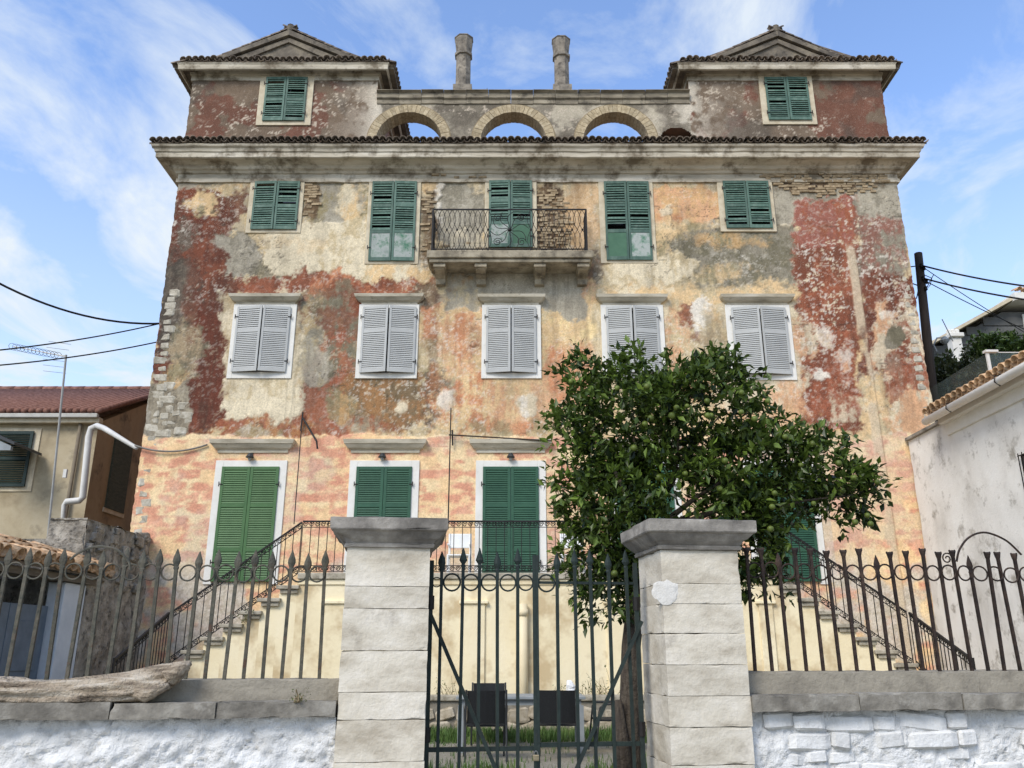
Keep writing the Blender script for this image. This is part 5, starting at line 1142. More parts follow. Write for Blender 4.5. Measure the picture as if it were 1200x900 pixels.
BLOB = [(742, 500, 72, 72, 0), (822, 492, 84, 66, .1), (722, 596, 58, 72, -.15), (800, 596, 92, 66, -.1), (885, 556, 72, 56, 0), (945, 556, 56, 42, .1), (690, 478, 30, 36, 0), (842, 440, 34, 26, .1), (742, 442, 26, 24, 0), (986, 572, 36, 30, .05), (700, 655, 40, 44, -.2), (868, 628, 44, 48, 0), (680, 560, 26, 50, -.1), (780, 670, 90, 40, 0), (905, 600, 50, 36, .1), (930, 520, 40, 22, .1), (885, 660, 26, 38, .05), (715, 700, 34, 26, -.1), (800, 455, 30, 30, 0), (690, 430, 16, 10, 0), (664, 500, 12, 14, -.1), (1012, 580, 16, 24, .05)]
BL = []
for (px, py, rx, ry_, dy_) in BLOB:
    c = at(px, py, CY + dy_); k = (c.y * ct + (c.z - EYE) * st) / FPX; BL.append((np.array(c), np.array([rx * k, max(.28, min(rx, ry_) * k * 1.15), ry_ * k * 1.0])))
vol = np.array([b_[1].prod() for b_ in BL]) ** .75; vol /= vol.sum()
twigs = []; cen = np.array([at(800, 560, CY)]).ravel()
for i in range(2200):
    c, r = BL[rs.choice(len(BL), p=vol)]; d = rs.normal(0, 1, 3); d /= np.linalg.norm(d); rad = rs.uniform(.25, 1.0) ** .45
    p = c + d * r * rad * .92
    out_ = d * .6 + (p - cen) * .25 + np.array([0, 0, .35]) + rs.normal(0, .45, 3); out_ /= np.linalg.norm(out_)
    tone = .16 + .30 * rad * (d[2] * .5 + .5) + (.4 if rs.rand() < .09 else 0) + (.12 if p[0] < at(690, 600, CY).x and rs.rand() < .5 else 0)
    twigs.append((p, out_, rs.uniform(.1, .24), tone))
# sprays that break the outline
for (px, py, dx_, dz_, L, tn) in ((748, 425, -.1, 1, .26, .5), (738, 435, -.3, 1, .22, .4), (838, 428, .1, 1, .2, .35), (860, 432, .4, .9, .2, .3), (668, 440, -.9, .4, .22, .3), (662, 488, -.9, .35, .24, .6), (660, 500, -.9, .2, .22, .65), (682, 425, -.5, .8, .12, .3), (905, 500, .5, .8, .2, .3), (945, 515, .8, .6, .2, .3), (975, 530, .9, .5, .26, .3), (1005, 560, .9, .3, .2, .25), (1012, 575, .9, .1, .2, .25), (1000, 598, .8, -.5, .2, .25), (975, 605, .5, -.7, .2, .25), (668, 600, -.8, .3, .2, .6), (672, 640, -.8, -.2, .22, .7), (668, 660, -.6, -.5, .2, .7), (690, 690, -.3, -.8, .2, .6), (780, 430, .2, 1, .2, .35), (715, 450, -.4, .9, .18, .35), (660, 570, -.8, .2, .18, .55)):
    p = np.array(at(px, py, CY + rs.uniform(-.2, .2)))
    for q in range(3):
        d = np.array([dx_, rs.normal(0, .3), dz_]) + rs.normal(0, .15, 3); d /= np.linalg.norm(d); twigs.append((p, d, L, tn))
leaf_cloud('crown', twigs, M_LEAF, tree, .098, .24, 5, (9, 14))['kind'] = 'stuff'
# trunk and limbs
trunk = MB(); tp = [base, Vector((base.x - .02, 8.32, .9)), Vector((base.x + .03, 8.38, 1.6)), at(752, 640, 8.45)]
trunk.tube(tp, [.13, .105, .1, .085], 10); 
to = trunk.build('trunk', M_BARK, tree, smooth=True); roughen(to, .02, 5)
fork = tp[-1]; tips = []
for (px, py) in ((742, 480), (800, 470), (850, 480), (900, 540), (960, 560), (700, 520), (710, 610), (860, 590), (680, 470), (1000, 580)):
    q = at(px, py, CY + rs.uniform(-.25, .25)); mid = fork.lerp(q, .5) + Vector((rs.normal(0, .08), rs.normal(0, .1), .06))
    lb = MB().tube([fork - Vector((0, 0, .05)), fork.lerp(mid, .5) + Vector((0, 0, .03)), mid, mid.lerp(q, .5) + Vector((0, 0, .04)), q], [.045, .034, .024, .013, .005], 7).build('limb', M_BARK, tree, smooth=True)
MB().tube([Vector((base.x - .1, 8.2, YARD)), Vector((base.x - .11, 8.2, .75)), Vector((base.x - .13, 8.22, 1.15))], [.09, .075, .03], 8).build('dead_stub', M_BARK, tree, smooth=True)
fm = MB().lathe([(.002, -.034), (.02, -.029), (.031, -.016), (.035, 0), (.031, .016), (.02, .029), (.002, .034)], 10).mesh('fruit', mat('unripe_fruit', [(80, 94, 36), (102, 114, 52)], scale=18, rough=.45, bump=.1, bscale=120, rnd=.25), True)
FR = [(757, 453), (737, 455), (760, 490), (754, 497), (790, 478), (790, 487), (807, 476), (833, 487), (829, 487), (867, 483), (882, 491), (918, 512), (938, 545), (910, 578), (843, 573), (803, 555), (741, 525), (725, 455), (738, 548), (1016, 604), (1021, 614), (1001, 612), (985, 575), (1000, 560), (905, 594), (950, 520), (867, 460), (900, 470), (830, 470), (706, 595), (668, 447), (846, 420), (1026, 565), (955, 590), (903, 620), (722, 672), (770, 560), (850, 540), (985, 543)]
for px, py in FR: link('fruit', fm, tree, at(px + rs.normal(0, 1.5), py, CY - .62 + rs.uniform(0, .12) if 690 < px < 930 else CY - .3), (rs.uniform(-.4, .4), rs.uniform(-.4, .4), rs.uniform(0, 6))).scale = (rs.uniform(.75, 1.02),) * 3
# ---- weeds
M_WEED = leaf_mat('weed_leaf', (58, 74, 34), (128, 134, 78), .2); M_TWIG = mat('dry_twig', [(120, 104, 78), (150, 136, 106)], bump=0)
def weed(p, h, n_, label, seed, spread=.5, per=(4, 8), L=.05, cat='weed', grp='weeds along the terrace foot'):
    rs_ = np.random.RandomState(seed); t = thing('weed', label, cat, p, grp); tw = []; b = MB()
    for k in range(n_):
        d = np.array([rs_.normal(0, spread), rs_.normal(-.1, spread * .5), 1.]); d /= np.linalg.norm(d); ln = h * rs_.uniform(.5, 1.1)
        o = np.array(p) + [rs_.normal(0, h * .25), rs_.normal(0, .04), 0]; tw.append((o, d, ln, .4)); b.tube([o, o + d * ln * .5 + rs_.normal(0, .02, 3), o + d * ln], [.006, .004, .002], 4)
    b.build('stem', M_TWIG, t); leaf_cloud('foliage', tw, M_WEED, t, L, .22, seed, per, .1)['kind'] = 'stuff'
zz = lz + .0
for k, (px, h, n_, lab) in enumerate(((524, .42, 10, 'dry twiggy weed on the low stone wall beside the left gate pillar'), (545, .3, 6, 'small weed on the low stone wall above the leftmost black chair'), (660, .34, 9, 'thin weed on the low stone wall right of the cream downpipe'), (692, .4, 16, 'leafy green weed on the low stone wall left of the tree trunk'), (712, .55, 9, 'tall bare weed on the low stone wall nearest the tree trunk'))):
    p = at(px, 812, lwy + .4); weed((p.x, lwy + .45, lz - .12), h, n_, lab, 40 + k)
MB().box(-4.3, 5.2, lwy + .301, TY - .09, YARD, lz - .1).build('planting_soil', hillm, lw)
p = at(290, 730, TY - .1); weed((p.x, TY - .06, p.z), .28, 9, 'green weed sprouting from the edge of the left stairs', 61, .6, (6, 10), .05)
hL = hit(348, 821, -.3); weed(tuple(W(hL[0], -.28, zcL)), .05, 12, 'tuft of moss on the left wall coping near the gate pillar', 62, 1.2, (5, 9), .02)
p = at(566, 100, FY + .2); weed((p.x, FY + .2, ARC_TOP), .3, 7, 'wispy weed growing on the arcade beside the left chimney', 63, .5, (3, 5), .04)
p = at(668, 806, lwy + .1); rp = MB(); rp.lathe([(.05, 0), (.1, .04), (.08, .1), (.09, .16), (.03, .22)], 7, (p.x, lwy + .12, lz)); o = rp.build('paper_bag', mat('crumpled_paper', [(214, 214, 212), (230, 230, 228)], bump=.3)); roughen(o, .05, 9); o.data.update()
tag(o, 'crumpled white paper bag on the low garden wall', 'bag')
# ================================================================= LEFT NEIGHBOURS
# mossy rubble pier running out from the villa's left corner
mx0 = at(103, 608, 16.3); mz = mx0.z; MX1 = mx0.x; MX0 = at(58, 612, 16.3).x
M_MOSSY = mat('lichen_rubble', [(106, 101, 92), (146, 139, 127), (178, 171, 157)], scale=3.2, bump=.9, bscale=12, dist=.006, spots=((46, 44, 40), 6, .52, .85))
b = MB(); nx, nz = 40, 60
rw = thing('rubble_wall', 'tall lichen covered rubble wall beside the left stairs', 'wall', (MX1, 17.5, 0))
def slab(nm, p0, eu, ev, nu, nv, nrm, m_, amp, sc, seed, parent):
    vs = []; 
    for j in range(nv + 1):
        for i in range(nu + 1):
            q = p0 + eu * (i / nu) + ev * (j / nv); vs.append(q + nrm * (MN.noise(q * sc + Vector((seed, 0, 0))) * amp + MN.noise(q * sc * 3.7) * amp * .5))
    return MB().add(vs, [(j * (nu + 1) + i, j * (nu + 1) + i + 1, (j + 1) * (nu + 1) + i + 1, (j + 1) * (nu + 1) + i) for j in range(nv) for i in range(nu)]).build(nm, m_, parent, smooth=True)
slab('side_face', Vector((MX1, 16.3, 0)), Vector((0, 3.0, 0)), Vector((0, 0, mz)), 60, 70, Vector((1, 0, 0)), M_MOSSY, .06, 2.2, 1, rw)
slab('front_face', Vector((MX0, 16.3, 0)), Vector((MX1 - MX0, 0, 0)), Vector((0, 0, mz + .02)), 24, 70, Vector((0, -1, 0)), M_MOSSY, .06, 2.4, 4, rw)
MB().box(MX0 + .05, MX1 - .05, 16.36, 19.28, 0, mz - .05).build('core', M_MOSSY, rw)
slab('top_face', Vector((MX0, 16.28, mz)), Vector((MX1 - MX0 + .02, 0, 0)), Vector((0, 3.0, 0)), 24, 50, Vector((0, 0, 1)), M_MOSSY, .05, 2.4, 7, rw)
STNM = [stone_mesh(l_, h_, .16, 60 + i, M_MOSSY) for i, (l_, h_) in enumerate(((.34, .2), (.24, .17), (.42, .22), (.2, .14)))]
for k in range(34):   # stones standing proud of the lichen wall
    yy = rng.uniform(16.45, 19.1); z_ = rng.uniform(mz - 1.2, mz - .05); me = STNM[rng.randrange(4)]
    o = link('rubble_stone', me, rw, (MX1 - .02, yy, z_), (rng.gauss(0, .2), rng.gauss(0, .1), R(90) + rng.gauss(0, .1))); pass
# shed with tiled roof, opening towards the yard
SX = at(88, 700, 15.4).x
shed = thing('shed', 'small stone shed with old barrel tiled eave and white door jamb', 'shed', (SX - 1, 14, YARD))
ez = at(40, 668, 14.2).z
M_JAMB = mat('blue_white_paint', [(186, 192, 198), (206, 210, 214)], scale=3, bump=.25)
MB().box(SX - .3, SX, 15.0, 15.75, YARD, ez - .14).build('white_jamb', M_JAMB, shed, bevel=.015)
MB().box(SX - .3, SX, 15.76, 16.28, YARD, ez - .1).build('end_wall', M_MOSSY, shed)
MB().box(SX - .3, SX, 9.5, 12.4, YARD, ez - .14).build('front_wall', M_JAMB, shed)
MB().box(SX - 3.2, SX - 2.9, 9.5, 16.28, YARD, ez + .6).build('back_wall', M_MOSSY, shed); MB().box(SX - 2.9, SX - .31, 16.0, 16.28, YARD, ez).build('gable_wall', M_MOSSY, shed); MB().box(SX - 2.9, SX - .31, 9.5, 9.8, YARD, ez).build('gable_wall', M_MOSSY, shed)
MB().box(SX - .34, SX + .08, 9.4, 15.95, ez - .13, ez - .01).build('lintel_beam', mat('grey_timber', [(84, 76, 66), (122, 112, 98)], scale=6, stretch=(4, .4, 4), bump=.5), shed, bevel=.01)
M_DOORB = mat('blue_grey_door_paint', [(86, 98, 110), (104, 116, 128)], scale=4, rough=.6, bump=.12)
# double doors set back in the opening
for ya, yb, an in ((12.5, 13.8, 0), (13.82, 14.95, 0)):
    d_ = MB(); d_.box(SX - .26, SX - .21, ya, yb, YARD + .03, ez - .55); dd = d_.build('door', M_DOORB, shed, bevel=.008)
    for za, zb in ((.2, .9), (1.05, 1.85)):
        MB().box(SX - .212, SX - .19, ya + .18, yb - .18, YARD + za, YARD + zb).build('panel', M_DOORB, dd, bevel=.012)
rs_ = MB(); rs_.add([(SX + .2, 9.3, ez), (SX + .2, 16.29, ez), (SX - 3.3, 16.29, ez + 1.1), (SX - 3.3, 9.3, ez + 1.1), (SX + .2, 9.3, ez + .05), (SX + .2, 16.29, ez + .05), (SX - 3.3, 16.29, ez + 1.15), (SX - 3.3, 9.3, ez + 1.15)], [(0, 1, 2, 3), (7, 6, 5, 4), (0, 4, 5, 1), (1, 5, 6, 2), (2, 6, 7, 3), (3, 7, 4, 0)]); rs_.build('roof_boards', mat('roof_boards', [(82, 72, 60), (110, 98, 82)], bump=.3), shed)
big = tile_mesh(.125, .095, .52).mesh('roof_tile', M_TILE_P, True); bigp = tile_mesh(.115, .11, .52, False).mesh('roof_tile', M_TILE_P, True)
for j in range(3):
    for i in range(29):
        y_ = 9.45 + i * .235; xx = SX + .28 - j * .42
        link('roof_tile', big, shed, (xx + rng.gauss(0, .03), y_, ez + .13 + j * .135 + rng.gauss(0, .015)), (R(17) + rng.gauss(0, .03), 0, R(90) + rng.gauss(0, .06)))
        if j == 0: link('roof_tile', bigp, shed, (xx - .02, y_ + .118, ez + .15 + rng.gauss(0, .01)), (R(17), 0, R(90) + rng.gauss(0, .04)))
# wall behind the shed
ww = MB(); tag(slab('rubble_wall', Vector((-16, 16.6, 0)), Vector((16 + MX0 - .02, 0, 0)), Vector((0, 0, mz - .35)), 60, 30, Vector((0, -1, 0)), M_MOSSY, .08, 2.0, 9, None), 'dark rubble wall behind the tiled shed at the far left', 'wall')
# beige house with red roof
HX, HY = at(117, 487, 22).x, 22.0; hz0 = at(117, 487, 22).z; hr = at(168, 459, 26).z
M_BEIGE = mat('beige_render', [(146, 132, 106), (174, 160, 132), (186, 174, 148)], scale=1.1, bump=.3, spots=((110, 100, 84), 1.5, .57, .6))
M_BROWN = mat('brown_render', [(142, 120, 90), (160, 140, 110), (124, 110, 90)], scale=.8, bump=.35, spots=((70, 62, 52), 1.2, .55, .7))
M_REDT = mat('red_roof_tile', [(104, 72, 62), (128, 90, 77), (148, 112, 98)], scale=8, bump=.3, rnd=.15)
house = thing('house', 'beige rendered house with red tiled roof left of the villa', 'house', (HX - 4, HY, 0))
MB().box(-32, HX, HY, HY + .4, 0, hz0 - .25).build('wall', M_BEIGE, house)
MB().add([(HX - .3 + o_, y_, z_) for o_ in (0, .301) for y_, z_ in ((HY + .01, 0), (HY + 8, 0), (HY + 8, hz0 - .2), (HY + 4, hr - .15), (HY + .01, hz0 - .2))], [(0, 1, 2, 3, 4), (9, 8, 7, 6, 5)] + [(i, (i + 1) % 5, (i + 1) % 5 + 5, i + 5) for i in range(5)]).build('gable_wall', M_BROWN, house)
MB().box(-32, HX + .12, HY - .22, HY - .0, hz0 - .26, hz0 - .1).build('cornice', M_CREAMFR, house, bevel=.02); MB().box(-32, HX + .1, HY - .34, HY - .22, hz0 - .14, hz0 - .02).build('gutter', mat('pale_gutter', [(170, 168, 160), (190, 188, 180)], bump=.1), house, bevel=.02)
MB().add([(-32, HY - .3, hz0), (HX + .15, HY - .3, hz0), (HX + .15, HY + 4, hr), (-32, HY + 4, hr), (HX + .15, HY + 8.3, hz0), (-32, HY + 8.3, hz0)], [(0, 1, 2, 3), (3, 2, 4, 5)]).build('roof_slope', M_REDT, house)
b = MB(); sl = math.atan2(hr - hz0, 4.3)   # corrugation of the small roof tiles
for i in range(95):
    x = HX + .1 - i * .2
    if x < -31: break
    b.tube([(x, HY - .36, hz0 + .03), (x, HY + 4, hr + .05)], [.085, .075], 6)
stuff(b.build('roof_tiles', M_REDT, house, smooth=True))
b = MB()
for i in range(18):
    o = link('ridge_tile', tile_mesh(.13, .12, .5).mesh('ridge_tile', M_REDT, True) if i == 0 else o.data, house, (HX + .1 - i * .46, HY + 4, hr + .06), (0, 0, R(90)))
M_DKSH = mat('dark_green_louvre', [(28, 44, 42), (38, 58, 54)], rough=.55, bump=.05)
# front window with a dark shutter
def plain_shutter(parent, x0, x1, z0, z1, y, m_, pitch=.06):
    b = MB(); b.box(x0, x0 + .08, y - .04, y, z0, z1); b.box(x1 - .08, x1, y - .04, y, z0, z1)
    for z in (z0, (z0 + z1) / 2 - .04, z1 - .08): b.box(x0 + .08, x1 - .08, y - .038, y - .002, z, z + .08)
    s = b.build('shutter', m_, parent); q = MB(); z = z0 + .1
    while z < z1 - .1:
        q.box(x0 + .08, x1 - .08, -.028, .028, -.004, .004, Matrix.Translation((0, y - .02, z)) @ Matrix.Rotation(R(40), 4, 'X')); z += pitch
    stuff(q.build('louvre_slats', m_, s))
a, c = at(-30, 570, HY - .1), at(37, 505, HY - .1)
plain_shutter(house, at(0, 540, HY).x - .6, at(36, 540, HY).x, a.z, c.z, HY - .06, M_DKSH)
MB().box(at(0, 540, HY).x - .7, at(43, 540, HY).x, HY - .03, HY + .01, a.z - .12, c.z + .1).build('window_surround', M_CREAMFR, house)
# gable window, closed grey-green shutter
ga, gb = at(137, 592, 23.2), at(160, 525, 24.3)
b = MB(); b.box(HX + .005, HX + .06, 23.0, 24.1, ga.z - .1, gb.z + .1); b.build('shutter', mat('grey_green_shutter', [(62, 66, 54), (86, 88, 72)], scale=6, stretch=(1, 1, 4), bump=.3), house)
b = MB(); b.box(HX + .003, HX + .04, 22.92, 24.18, ga.z - .22, ga.z - .1); b.build('sill', M_CREAMFR, house)
MB().tube([(at(93, 520, HY).x, HY - .1, hz0 - .2), (at(93, 520, HY).x, HY - .1, 2)], .05, 8).build('downpipe', mat('brown_pipe', [(110, 100, 86), (128, 118, 100)], bump=.1), house, smooth=True)
# white drain pipe bending across to the villa
M_PVC = mat('white_drain_pipe', [(196, 194, 188), (212, 210, 204)], rough=.45, bump=.08)
pp = [at(72, 640, 21.2), at(75, 592, 21.2), at(78, 588, 21.2), at(93, 586.5, 21.2), at(97, 583, 21.2), at(104, 512, 21.2), at(107, 502, 21.2), at(114, 499, 21.1), at(122, 502, 20.9), at(160, 525, 19.35)]
tag(MB().tube(pp, [.06, .06, .085, .085, .085, .085, .085, .08, .075, .05], 10).build('drain_pipe', M_PVC, smooth=True), 'white bent drain pipe between the beige house and the villa', 'pipe')
# lean-to edge at the very left
aw = thing('awning', 'small grey metal awning at the left picture edge, before the dark shutter', 'awning', tuple(at(0, 515, 20.6)))
p0, p1 = at(-30, 497, 20.6), at(17, 518, 20.6)
MB().prism([(p0.x, p0.z), (p1.x, p1.z), (p1.x, p1.z - .07), (p0.x, p0.z - .09)], 20.6, 21.9).build('roof_sheet', M_FRAME, aw); MB().prism([(p0.x, p0.z - .12), (p1.x - .1, p1.z - .09), (p1.x - .1, p1.z - .2), (p0.x, p1.z - .2)], 20.65, 20.75).build('fascia', M_TABLE, aw)
# TV aerial
an = thing('tv_antenna', 'thin television aerial on a tall mast before the beige house', 'antenna', tuple(at(55, 625, 20.2)))
mt = mat('aerial_metal', [(140, 138, 132), (166, 164, 158)], rough=.5, metal=.5, bump=.1)
m0, m1 = at(55, 640, 20.2), at(77.5, 416, 20.2)
MB().bar(m0, m1, .028, 6).build('mast', mt, an); a0, a1 = at(16, 406, 20.2), at(78, 418, 20.2)
MB().bar(a0, a1, .014, 5).build('boom', mt, an)
for k in range(13):
    p = a0.lerp(a1, k / 14); h = .10 + .006 * k
    MB().tube([p + Vector((0, -.03 + .10 * math.cos(t_), .09 * math.sin(t_) - .02)) + Vector((.05 * math.cos(t_ * 1), 0, 0)) for t_ in [i * math.pi / 5 for i in range(10)]], .0055, 4, closed=True).build('director', M_FRAME, an)
for k in range(6):
    q = a1 + Vector((-.28 + .03 * abs(k - 2.5), 0, -.4 + .16 * k)); MB().bar(q - Vector((.2, .22, .06)), q + Vector((.14, .22, .02)), .005, 4).build('reflector', mt, an)
MB().box(m0.x + .12, m0.x + .2, m0.y - .05, m0.y + .02, at(60, 560, 20.2).z, at(60, 555, 20.2).z + .1).build('junction_box', M_PVC, an)
# ================================================================= RIGHT NEIGHBOURS
RX = at(1065, 515, 19.2).x; rz = at(1065, 515, 19.2).z
M_WWALL = mat('stained_white_render', [(196, 192, 183), (222, 219, 211), (230, 228, 221)], scale=1.0, stretch=(1, 1, .6), bump=.35, bscale=16, spots=((140, 134, 122), 2.6, .54, .8))
wb = thing('white_building', 'stained white building with tiled eave at the right edge', 'house', (RX + 3, 14, 0))
slab('side_wall', Vector((RX, 19.22, 0)), Vector((0, -12.0, 0)), Vector((0, 0, rz - .04)), 90, 50, Vector((-1, 0, 0)), M_WWALL, .02, 1.5, 2, wb)
MB().box(RX + .03, RX + .4, 7.2, 19.22, 0, rz - .06).build('wall_core', M_WWALL, wb); MB().box(RX + .4, RX + 8, 18.8, 19.2, 0, rz - .1).build('end_wall', M_WWALL, wb)
MB().box(RX - .08, RX + .5, 17.2, 19.24, rz - .038, rz + .04).build('wall_coping', M_COPE, wb, bevel=.01)
EZ = rz - .02; 
MB().add([(RX - .38, 7.0, EZ + .12), (RX - .38, 17.45, EZ + .12), (RX + 6, 17.45, EZ + 2.0), (RX + 6, 7.0, EZ + 2.0), (RX - .38, 7.0, EZ + .02), (RX - .38, 17.45, EZ + .02), (RX + 6, 17.45, EZ + 1.9), (RX + 6, 7.0, EZ + 1.9)], [(0, 1, 2, 3), (7, 6, 5, 4), (0, 4, 5, 1), (1, 5, 6, 2), (3, 2, 6, 7)]).build('roof_slope', M_TILE_P, wb)
MB().box(RX - .06, RX + .02, 7.0, 17.4, EZ - .34, EZ + .02).build('eave_moulding', M_WHITE, wb, bevel=.02); MB().box(RX - .2, RX + .02, 7.0, 17.4, EZ - .1, EZ + .04).build('eave_moulding', M_WHITE, wb, bevel=.02)
gp = [(RX - .42, y_, EZ + .0) for y_ in (7.0, 17.5)]; MB().tube(gp, .085, 10).build('gutter', M_WHITE, wb, smooth=True)
for y_ in (9.2, 11.0, 12.8, 14.6, 16.4): MB().tube([(RX - .30, y_, EZ + .12), (RX - .5, y_, EZ + .09), (RX - .52, y_, EZ - .02), (RX - .42, y_, EZ - .1)], .012, 5).build('gutter_hook', M_BLACK, wb)
cvt = tile_mesh(.115, .09, .5).mesh('roof_tile', M_TILE_P, True)
for i in range(46):
    link('roof_tile', cvt, wb, (RX - .46 + rng.gauss(0, .012), 17.4 - i * .215, EZ + .16), (R(17), 0, R(-90)))
    link('roof_tile', bigp, wb, (RX - .44, 17.29 - i * .215, EZ + .2), (R(17), 0, R(-90)))
# grille window in the white wall
ga, gb = at(1189, 580, 15.0), at(1199, 512, 15.0)
wy1 = RX * FPX / (589 * 1.035); b = MB()
for k in range(6): b.bar((RX - .06, wy1 - .12 * k, 3.5), (RX - .06, wy1 - .12 * k, 5.05), .010)
for z in (3.55, 5.0): b.bar((RX - .06, wy1 + .02, z), (RX - .06, wy1 - .7, z), .012)
for k in range(5): b.bar((RX - .06, wy1 - .12 * k, 3.55 + .29 * k), (RX - .06, wy1 - .12 * k - .12, 3.84 + .29 * k), .008); b.bar((RX - .06, wy1 - .12 * k - .12, 3.55 + .29 * k), (RX - .06, wy1 - .12 * k, 3.84 + .29 * k), .008)
b.build('window_grille', M_BLACK, wb); MB().box(RX - .03, RX + .02, wy1 - .66, wy1 - .02, 3.55, 5.0).build('window_pane', M_GLASS, wb)
# glass balustrade on its roof terrace
M_PANE = bpy.data.materials.new('tinted_glass'); M_PANE.use_nodes = True
pb = M_PANE.node_tree.nodes['Principled BSDF']; pb.inputs['Base Color'].default_value = (.10, .13, .12, 1); pb.inputs['Roughness'].default_value = .05; pb.inputs['Alpha'].default_value = .22
gbt = at(1157, 413, 17.2); GX = gbt.x
gl = thing('glass_balustrade', 'frameless glass balustrade above the white building roof', 'balustrade', (GX, 19, gbt.z - 1))
for k, (ya, yb) in enumerate(((17.25, 19.0), (19.03, 20.8), (20.83, 22.6))): MB().box(GX - .008, GX + .008, ya, yb, gbt.z - 1.05, gbt.z - .01).build('pane', M_PANE, gl)
MB().box(GX - .03, GX + .03, 17.19, 17.24, gbt.z - 1.05, gbt.z).build('post', M_PVC, gl); MB().box(GX - .06, GX + .22, 17.15, 17.28, gbt.z, gbt.z + .05).build('handrail_end', M_PVC, gl)
MB().bar((GX, 17.2, gbt.z + .0), (GX + 4, 17.2, gbt.z + .0), .012).build('handrail', M_PVC, gl)
MB().box(GX + .01, GX + 4, 17.195, 17.21, gbt.z - 1.05, gbt.z - .01).build('pane', M_PANE, gl)
# house on the hillside
bh = thing('hillside_house', 'grey sided house with pale gable roof on the slope at right', 'house', tuple(at(1160, 420, 34)))
q = lambda px, py, Y=34: at(px, py, Y)
e0, e1, e2 = q(1060, 425), q(1178, 357), q(1240, 378); zb_ = q(1100, 470).z
M_SIDING = mat('grey_siding', [(86, 86, 84), (102, 102, 100)], scale=2, bump=.1)
MB().prism([(e0.x, zb_ - 3), (e1.x + 6, zb_ - 3), (e1.x + 6, e1.z - .35), (e1.x - .2, e1.z - .35), (e0.x, e0.z - .2)], 34, 40).build('wall', M_SIDING, bh)
for k in range(9):
    z = zb_ + .3 + k * .45; xl_ = max(e0.x, e0.x + (z - e0.z + .2) / (e1.z - e0.z) * (e1.x - e0.x)) if z > e0.z - .2 else e0.x
    if z < e1.z - .6: MB().box(xl_ + .3, e1.x + 6, 33.95, 34.0, z, z + .4).build('siding_board', M_SIDING, bh, bevel=.02)
MB().prism([(e0.x - .4, e0.z - .12), (e1.x, e1.z - .02), (e1.x, e1.z + .14), (e0.x - .4, e0.z + .02)], 33.4, 40.5).build('roof_edge', M_CREAMFR, bh)
MB().prism([(e1.x - .02, e1.z - .1), (e1.x + 8, e1.z - .1), (e1.x + 8, e1.z + .25), (e1.x - .02, e1.z + .25)], 33.2, 40.6).build('roof_edge', M_WHITE, bh)
for i in range(12): link('roof_tile', big, bh, (e1.x + .2 + i * .26, 33.1, e1.z + .35), (R(12), 0, 0))
MB().prism([(e1.x + .1, e1.z + .25), (e1.x + 8, e1.z + .25), (e1.x + 8, e1.z + 1.6), (e1.x + 2.2, e1.z + 1.2)], 33.6, 40).build('roof_slope', M_TILE_P, bh)
MB().box(e1.x + .6, e1.x + 2.4, 33.9, 33.97, e1.z - 2.2, e1.z - .5).build('window', M_WHITE, bh)
# white ornamental chimney between shrubs
cp = at(1126, 424, 30); ch = thing('garden_chimney', 'white ornamental chimney stack among shrubs right of the pole', 'chimney', tuple(cp))
zt = at(1126, 388, 30).z; MB().box(cp.x - .19, cp.x + .19, 30, 30.4, cp.z - 2.5, zt - .25).build('stack', M_WHITE, ch, bevel=.03); MB().box(cp.x - .27, cp.x + .27, 29.9, 30.5, zt - .25, zt - .08).build('cap', M_WHITE, ch, bevel=.03)
for sx in (-.16, .0, .16): MB().lathe([(.09, 0), (.1, .18), (.03, .24)], 6, (cp.x + sx, 30.2, zt - .08)).build('finial', M_WHITE, ch)
MB().lathe([(.24, 0), (.23, .3), (.19, .55)], 8, (cp.x, 30.2, cp.z - .5)).build('base_moulding', M_WHITE, ch)
# shrubs on the slope
M_LEAF2 = leaf_mat('shrub_leaf', (28, 46, 20), (86, 108, 50)); M_LEAF3 = leaf_mat('dark_shrub_leaf', (30, 38, 22), (74, 82, 48))
def shrub(px, py, rx_, ry_, Y, label, m_, seed, n_=260):
    rs_ = np.random.RandomState(seed); c = at(px, py, Y); k = (c.y * ct + (c.z - EYE) * st) / FPX; r = np.array([rx_ * k, rx_ * k * .8, ry_ * k]); t = thing('shrub', label, 'shrub', (c.x, c.y, c.z - r[2] - .5), 'shrubs on the slope'); tw = []
    for i in range(n_):
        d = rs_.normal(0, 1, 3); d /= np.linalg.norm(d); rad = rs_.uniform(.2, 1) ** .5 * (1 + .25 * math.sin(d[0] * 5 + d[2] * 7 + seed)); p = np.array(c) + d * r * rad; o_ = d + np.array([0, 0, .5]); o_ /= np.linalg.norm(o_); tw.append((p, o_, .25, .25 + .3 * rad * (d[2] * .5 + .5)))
    leaf_cloud('foliage', tw, m_, t, .17, .26, seed, (8, 13), .3)['kind'] = 'stuff'
    b = MB()
    for i in range(5): b.tube([(c.x + rs_.normal(0, .1), c.y, c.z - r[2] - 1.2), (c.x + rs_.normal(0, r[0] * .4), c.y, c.z), (c.x + rs_.normal(0, r[0] * .6), c.y, c.z + r[2] * .6)], [.06, .04, .015], 5)
    b.build('stem', M_BARK, t)
shrub(1166, 412, 20, 13, 26, 'bright green shrub beside the white ornamental chimney', M_LEAF2, 1); shrub(1110, 440, 15, 13, 25, 'green shrub at the foot of the utility pole', M_LEAF2, 2, 180)
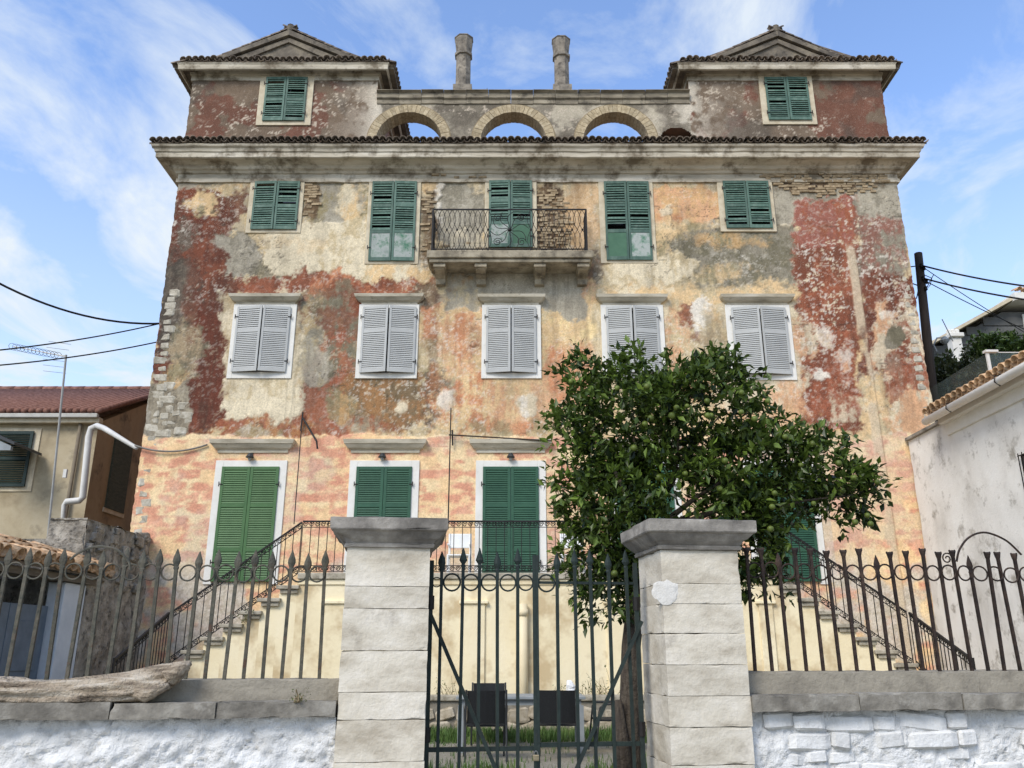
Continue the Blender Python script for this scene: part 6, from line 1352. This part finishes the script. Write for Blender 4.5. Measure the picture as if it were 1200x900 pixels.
shrub(1130, 455, 36, 34, 23.4, 'dark shrub behind the glass balustrade nearest the villa', M_LEAF3, 3, 340); shrub(1194, 424, 20, 20, 23.0, 'dark green shrub behind the glass balustrade post', M_LEAF2, 4, 300); shrub(1180, 455, 36, 28, 22.5, 'low dark shrub just above the white building tiles', M_LEAF3, 5, 300); shrub(1105, 480, 16, 30, 24, 'narrow dark shrub beside the base of the utility pole', M_LEAF3, 6, 160)
# utility pole with insulators
M_POLE = mat('creosoted_pole', [(40, 34, 30), (58, 50, 44)], scale=6, stretch=(4, 4, .4), bump=.4)
up = thing('utility_pole', 'dark wooden utility pole with cables beside the villa', 'pole', tuple(at(1103, 560, 21.6)))
p0, p1 = at(1103, 560, 21.6), at(1076, 297, 21.6); MB().tube([p0, p1], [.15, .11], 10).build('post', M_POLE, up, smooth=True)
INS = []
for (px, py) in ((1080, 311), (1083, 314), (1082, 326), (1086, 330), (1085, 338)):
    q = at(px, py, 21.45); b = MB(); b.lathe([(.02, -.07), (.05, -.04), (.03, 0), (.05, .04), (.02, .07)], 8, q); b.bar(q, (q.x - .1, 21.6, q.z), .012); b.build('insulator', M_BLACK, up); INS.append(q)
MB().tube([at(1083, 322, 21.4), at(1092, 326, 21.2), at(1090, 334, 21.3), at(1084, 342, 21.5), at(1089, 331, 21.2), at(1094, 322, 21.2)], .012, 5).build('cable_loop', M_BLACK, up)
MB().tube([at(1078, 338, 21.5), at(1074, 350, 21.5), at(1078, 330, 21.5)], .014, 5).build('cable_loop', M_BLACK, up)
def wire(a, b_, sag, r, label, grp):
    pts = [a.lerp(b_, i / 16) + Vector((0, 0, -sag * 4 * (i / 16) * (1 - i / 16))) for i in range(17)]
    tag(MB().tube(pts, r, 5).build('overhead_wire', M_BLACK, smooth=True), label, 'wire', grp)
wire(INS[0], at(1215, 337, 19), .06, .024, 'topmost overhead wire running right from the utility pole', 'wires at the pole')
wire(INS[2], at(1215, 353, 19), .06, .024, 'second overhead wire running right below the topmost one', 'wires at the pole')
wire(INS[3], at(1215, 392, 24), .05, .014, 'thin wire dropping from the pole towards the hillside house', 'wires at the pole')
wire(INS[1], at(1205, 392, 24), .05, .012, 'thinnest wire crossing down from the pole top', 'wires at the pole')
wire(INS[0], at(1064, 313, 22.5), .0, .018, 'short upper wire from the pole to the villa corner', 'wires at the pole')
wire(INS[4], at(1066, 331, 22.5), .0, .018, 'short lower wire from the pole to the villa corner', 'wires at the pole')
wire(at(-40, 310, 17), at(192, 379, 21), .42, .028, 'thick sagging overhead cable at left, highest of three', 'wires at left'); wire(at(-40, 414, 17), at(192, 378, 21), .1, .018, 'middle overhead wire at left meeting the sagging cable', 'wires at left'); wire(at(-40, 431, 17), at(192, 399, 21), .1, .018, 'lowest overhead wire at left, just above the aerial', 'wires at left')
# street lamp arm on the slope
sl_ = thing('street_lamp', 'small curved street lamp beside the utility pole', 'lamp', tuple(at(1104, 430, 23)))
MB().tube([at(1098, 412, 23), at(1094, 404, 23), at(1098, 396, 23), at(1104, 396, 23)], .022, 6).build('arm', M_TABLE, sl_); q = at(1107, 399, 23); MB().lathe([(.05, .12), (.13, .0), (.1, -.06), (.04, -.12)], 10, q).build('lamp_head', M_TABLE, sl_)
MB().bar(at(1117, 400, 23), at(1104, 374, 23), .015, 5).build('pole', M_TABLE, sl_)
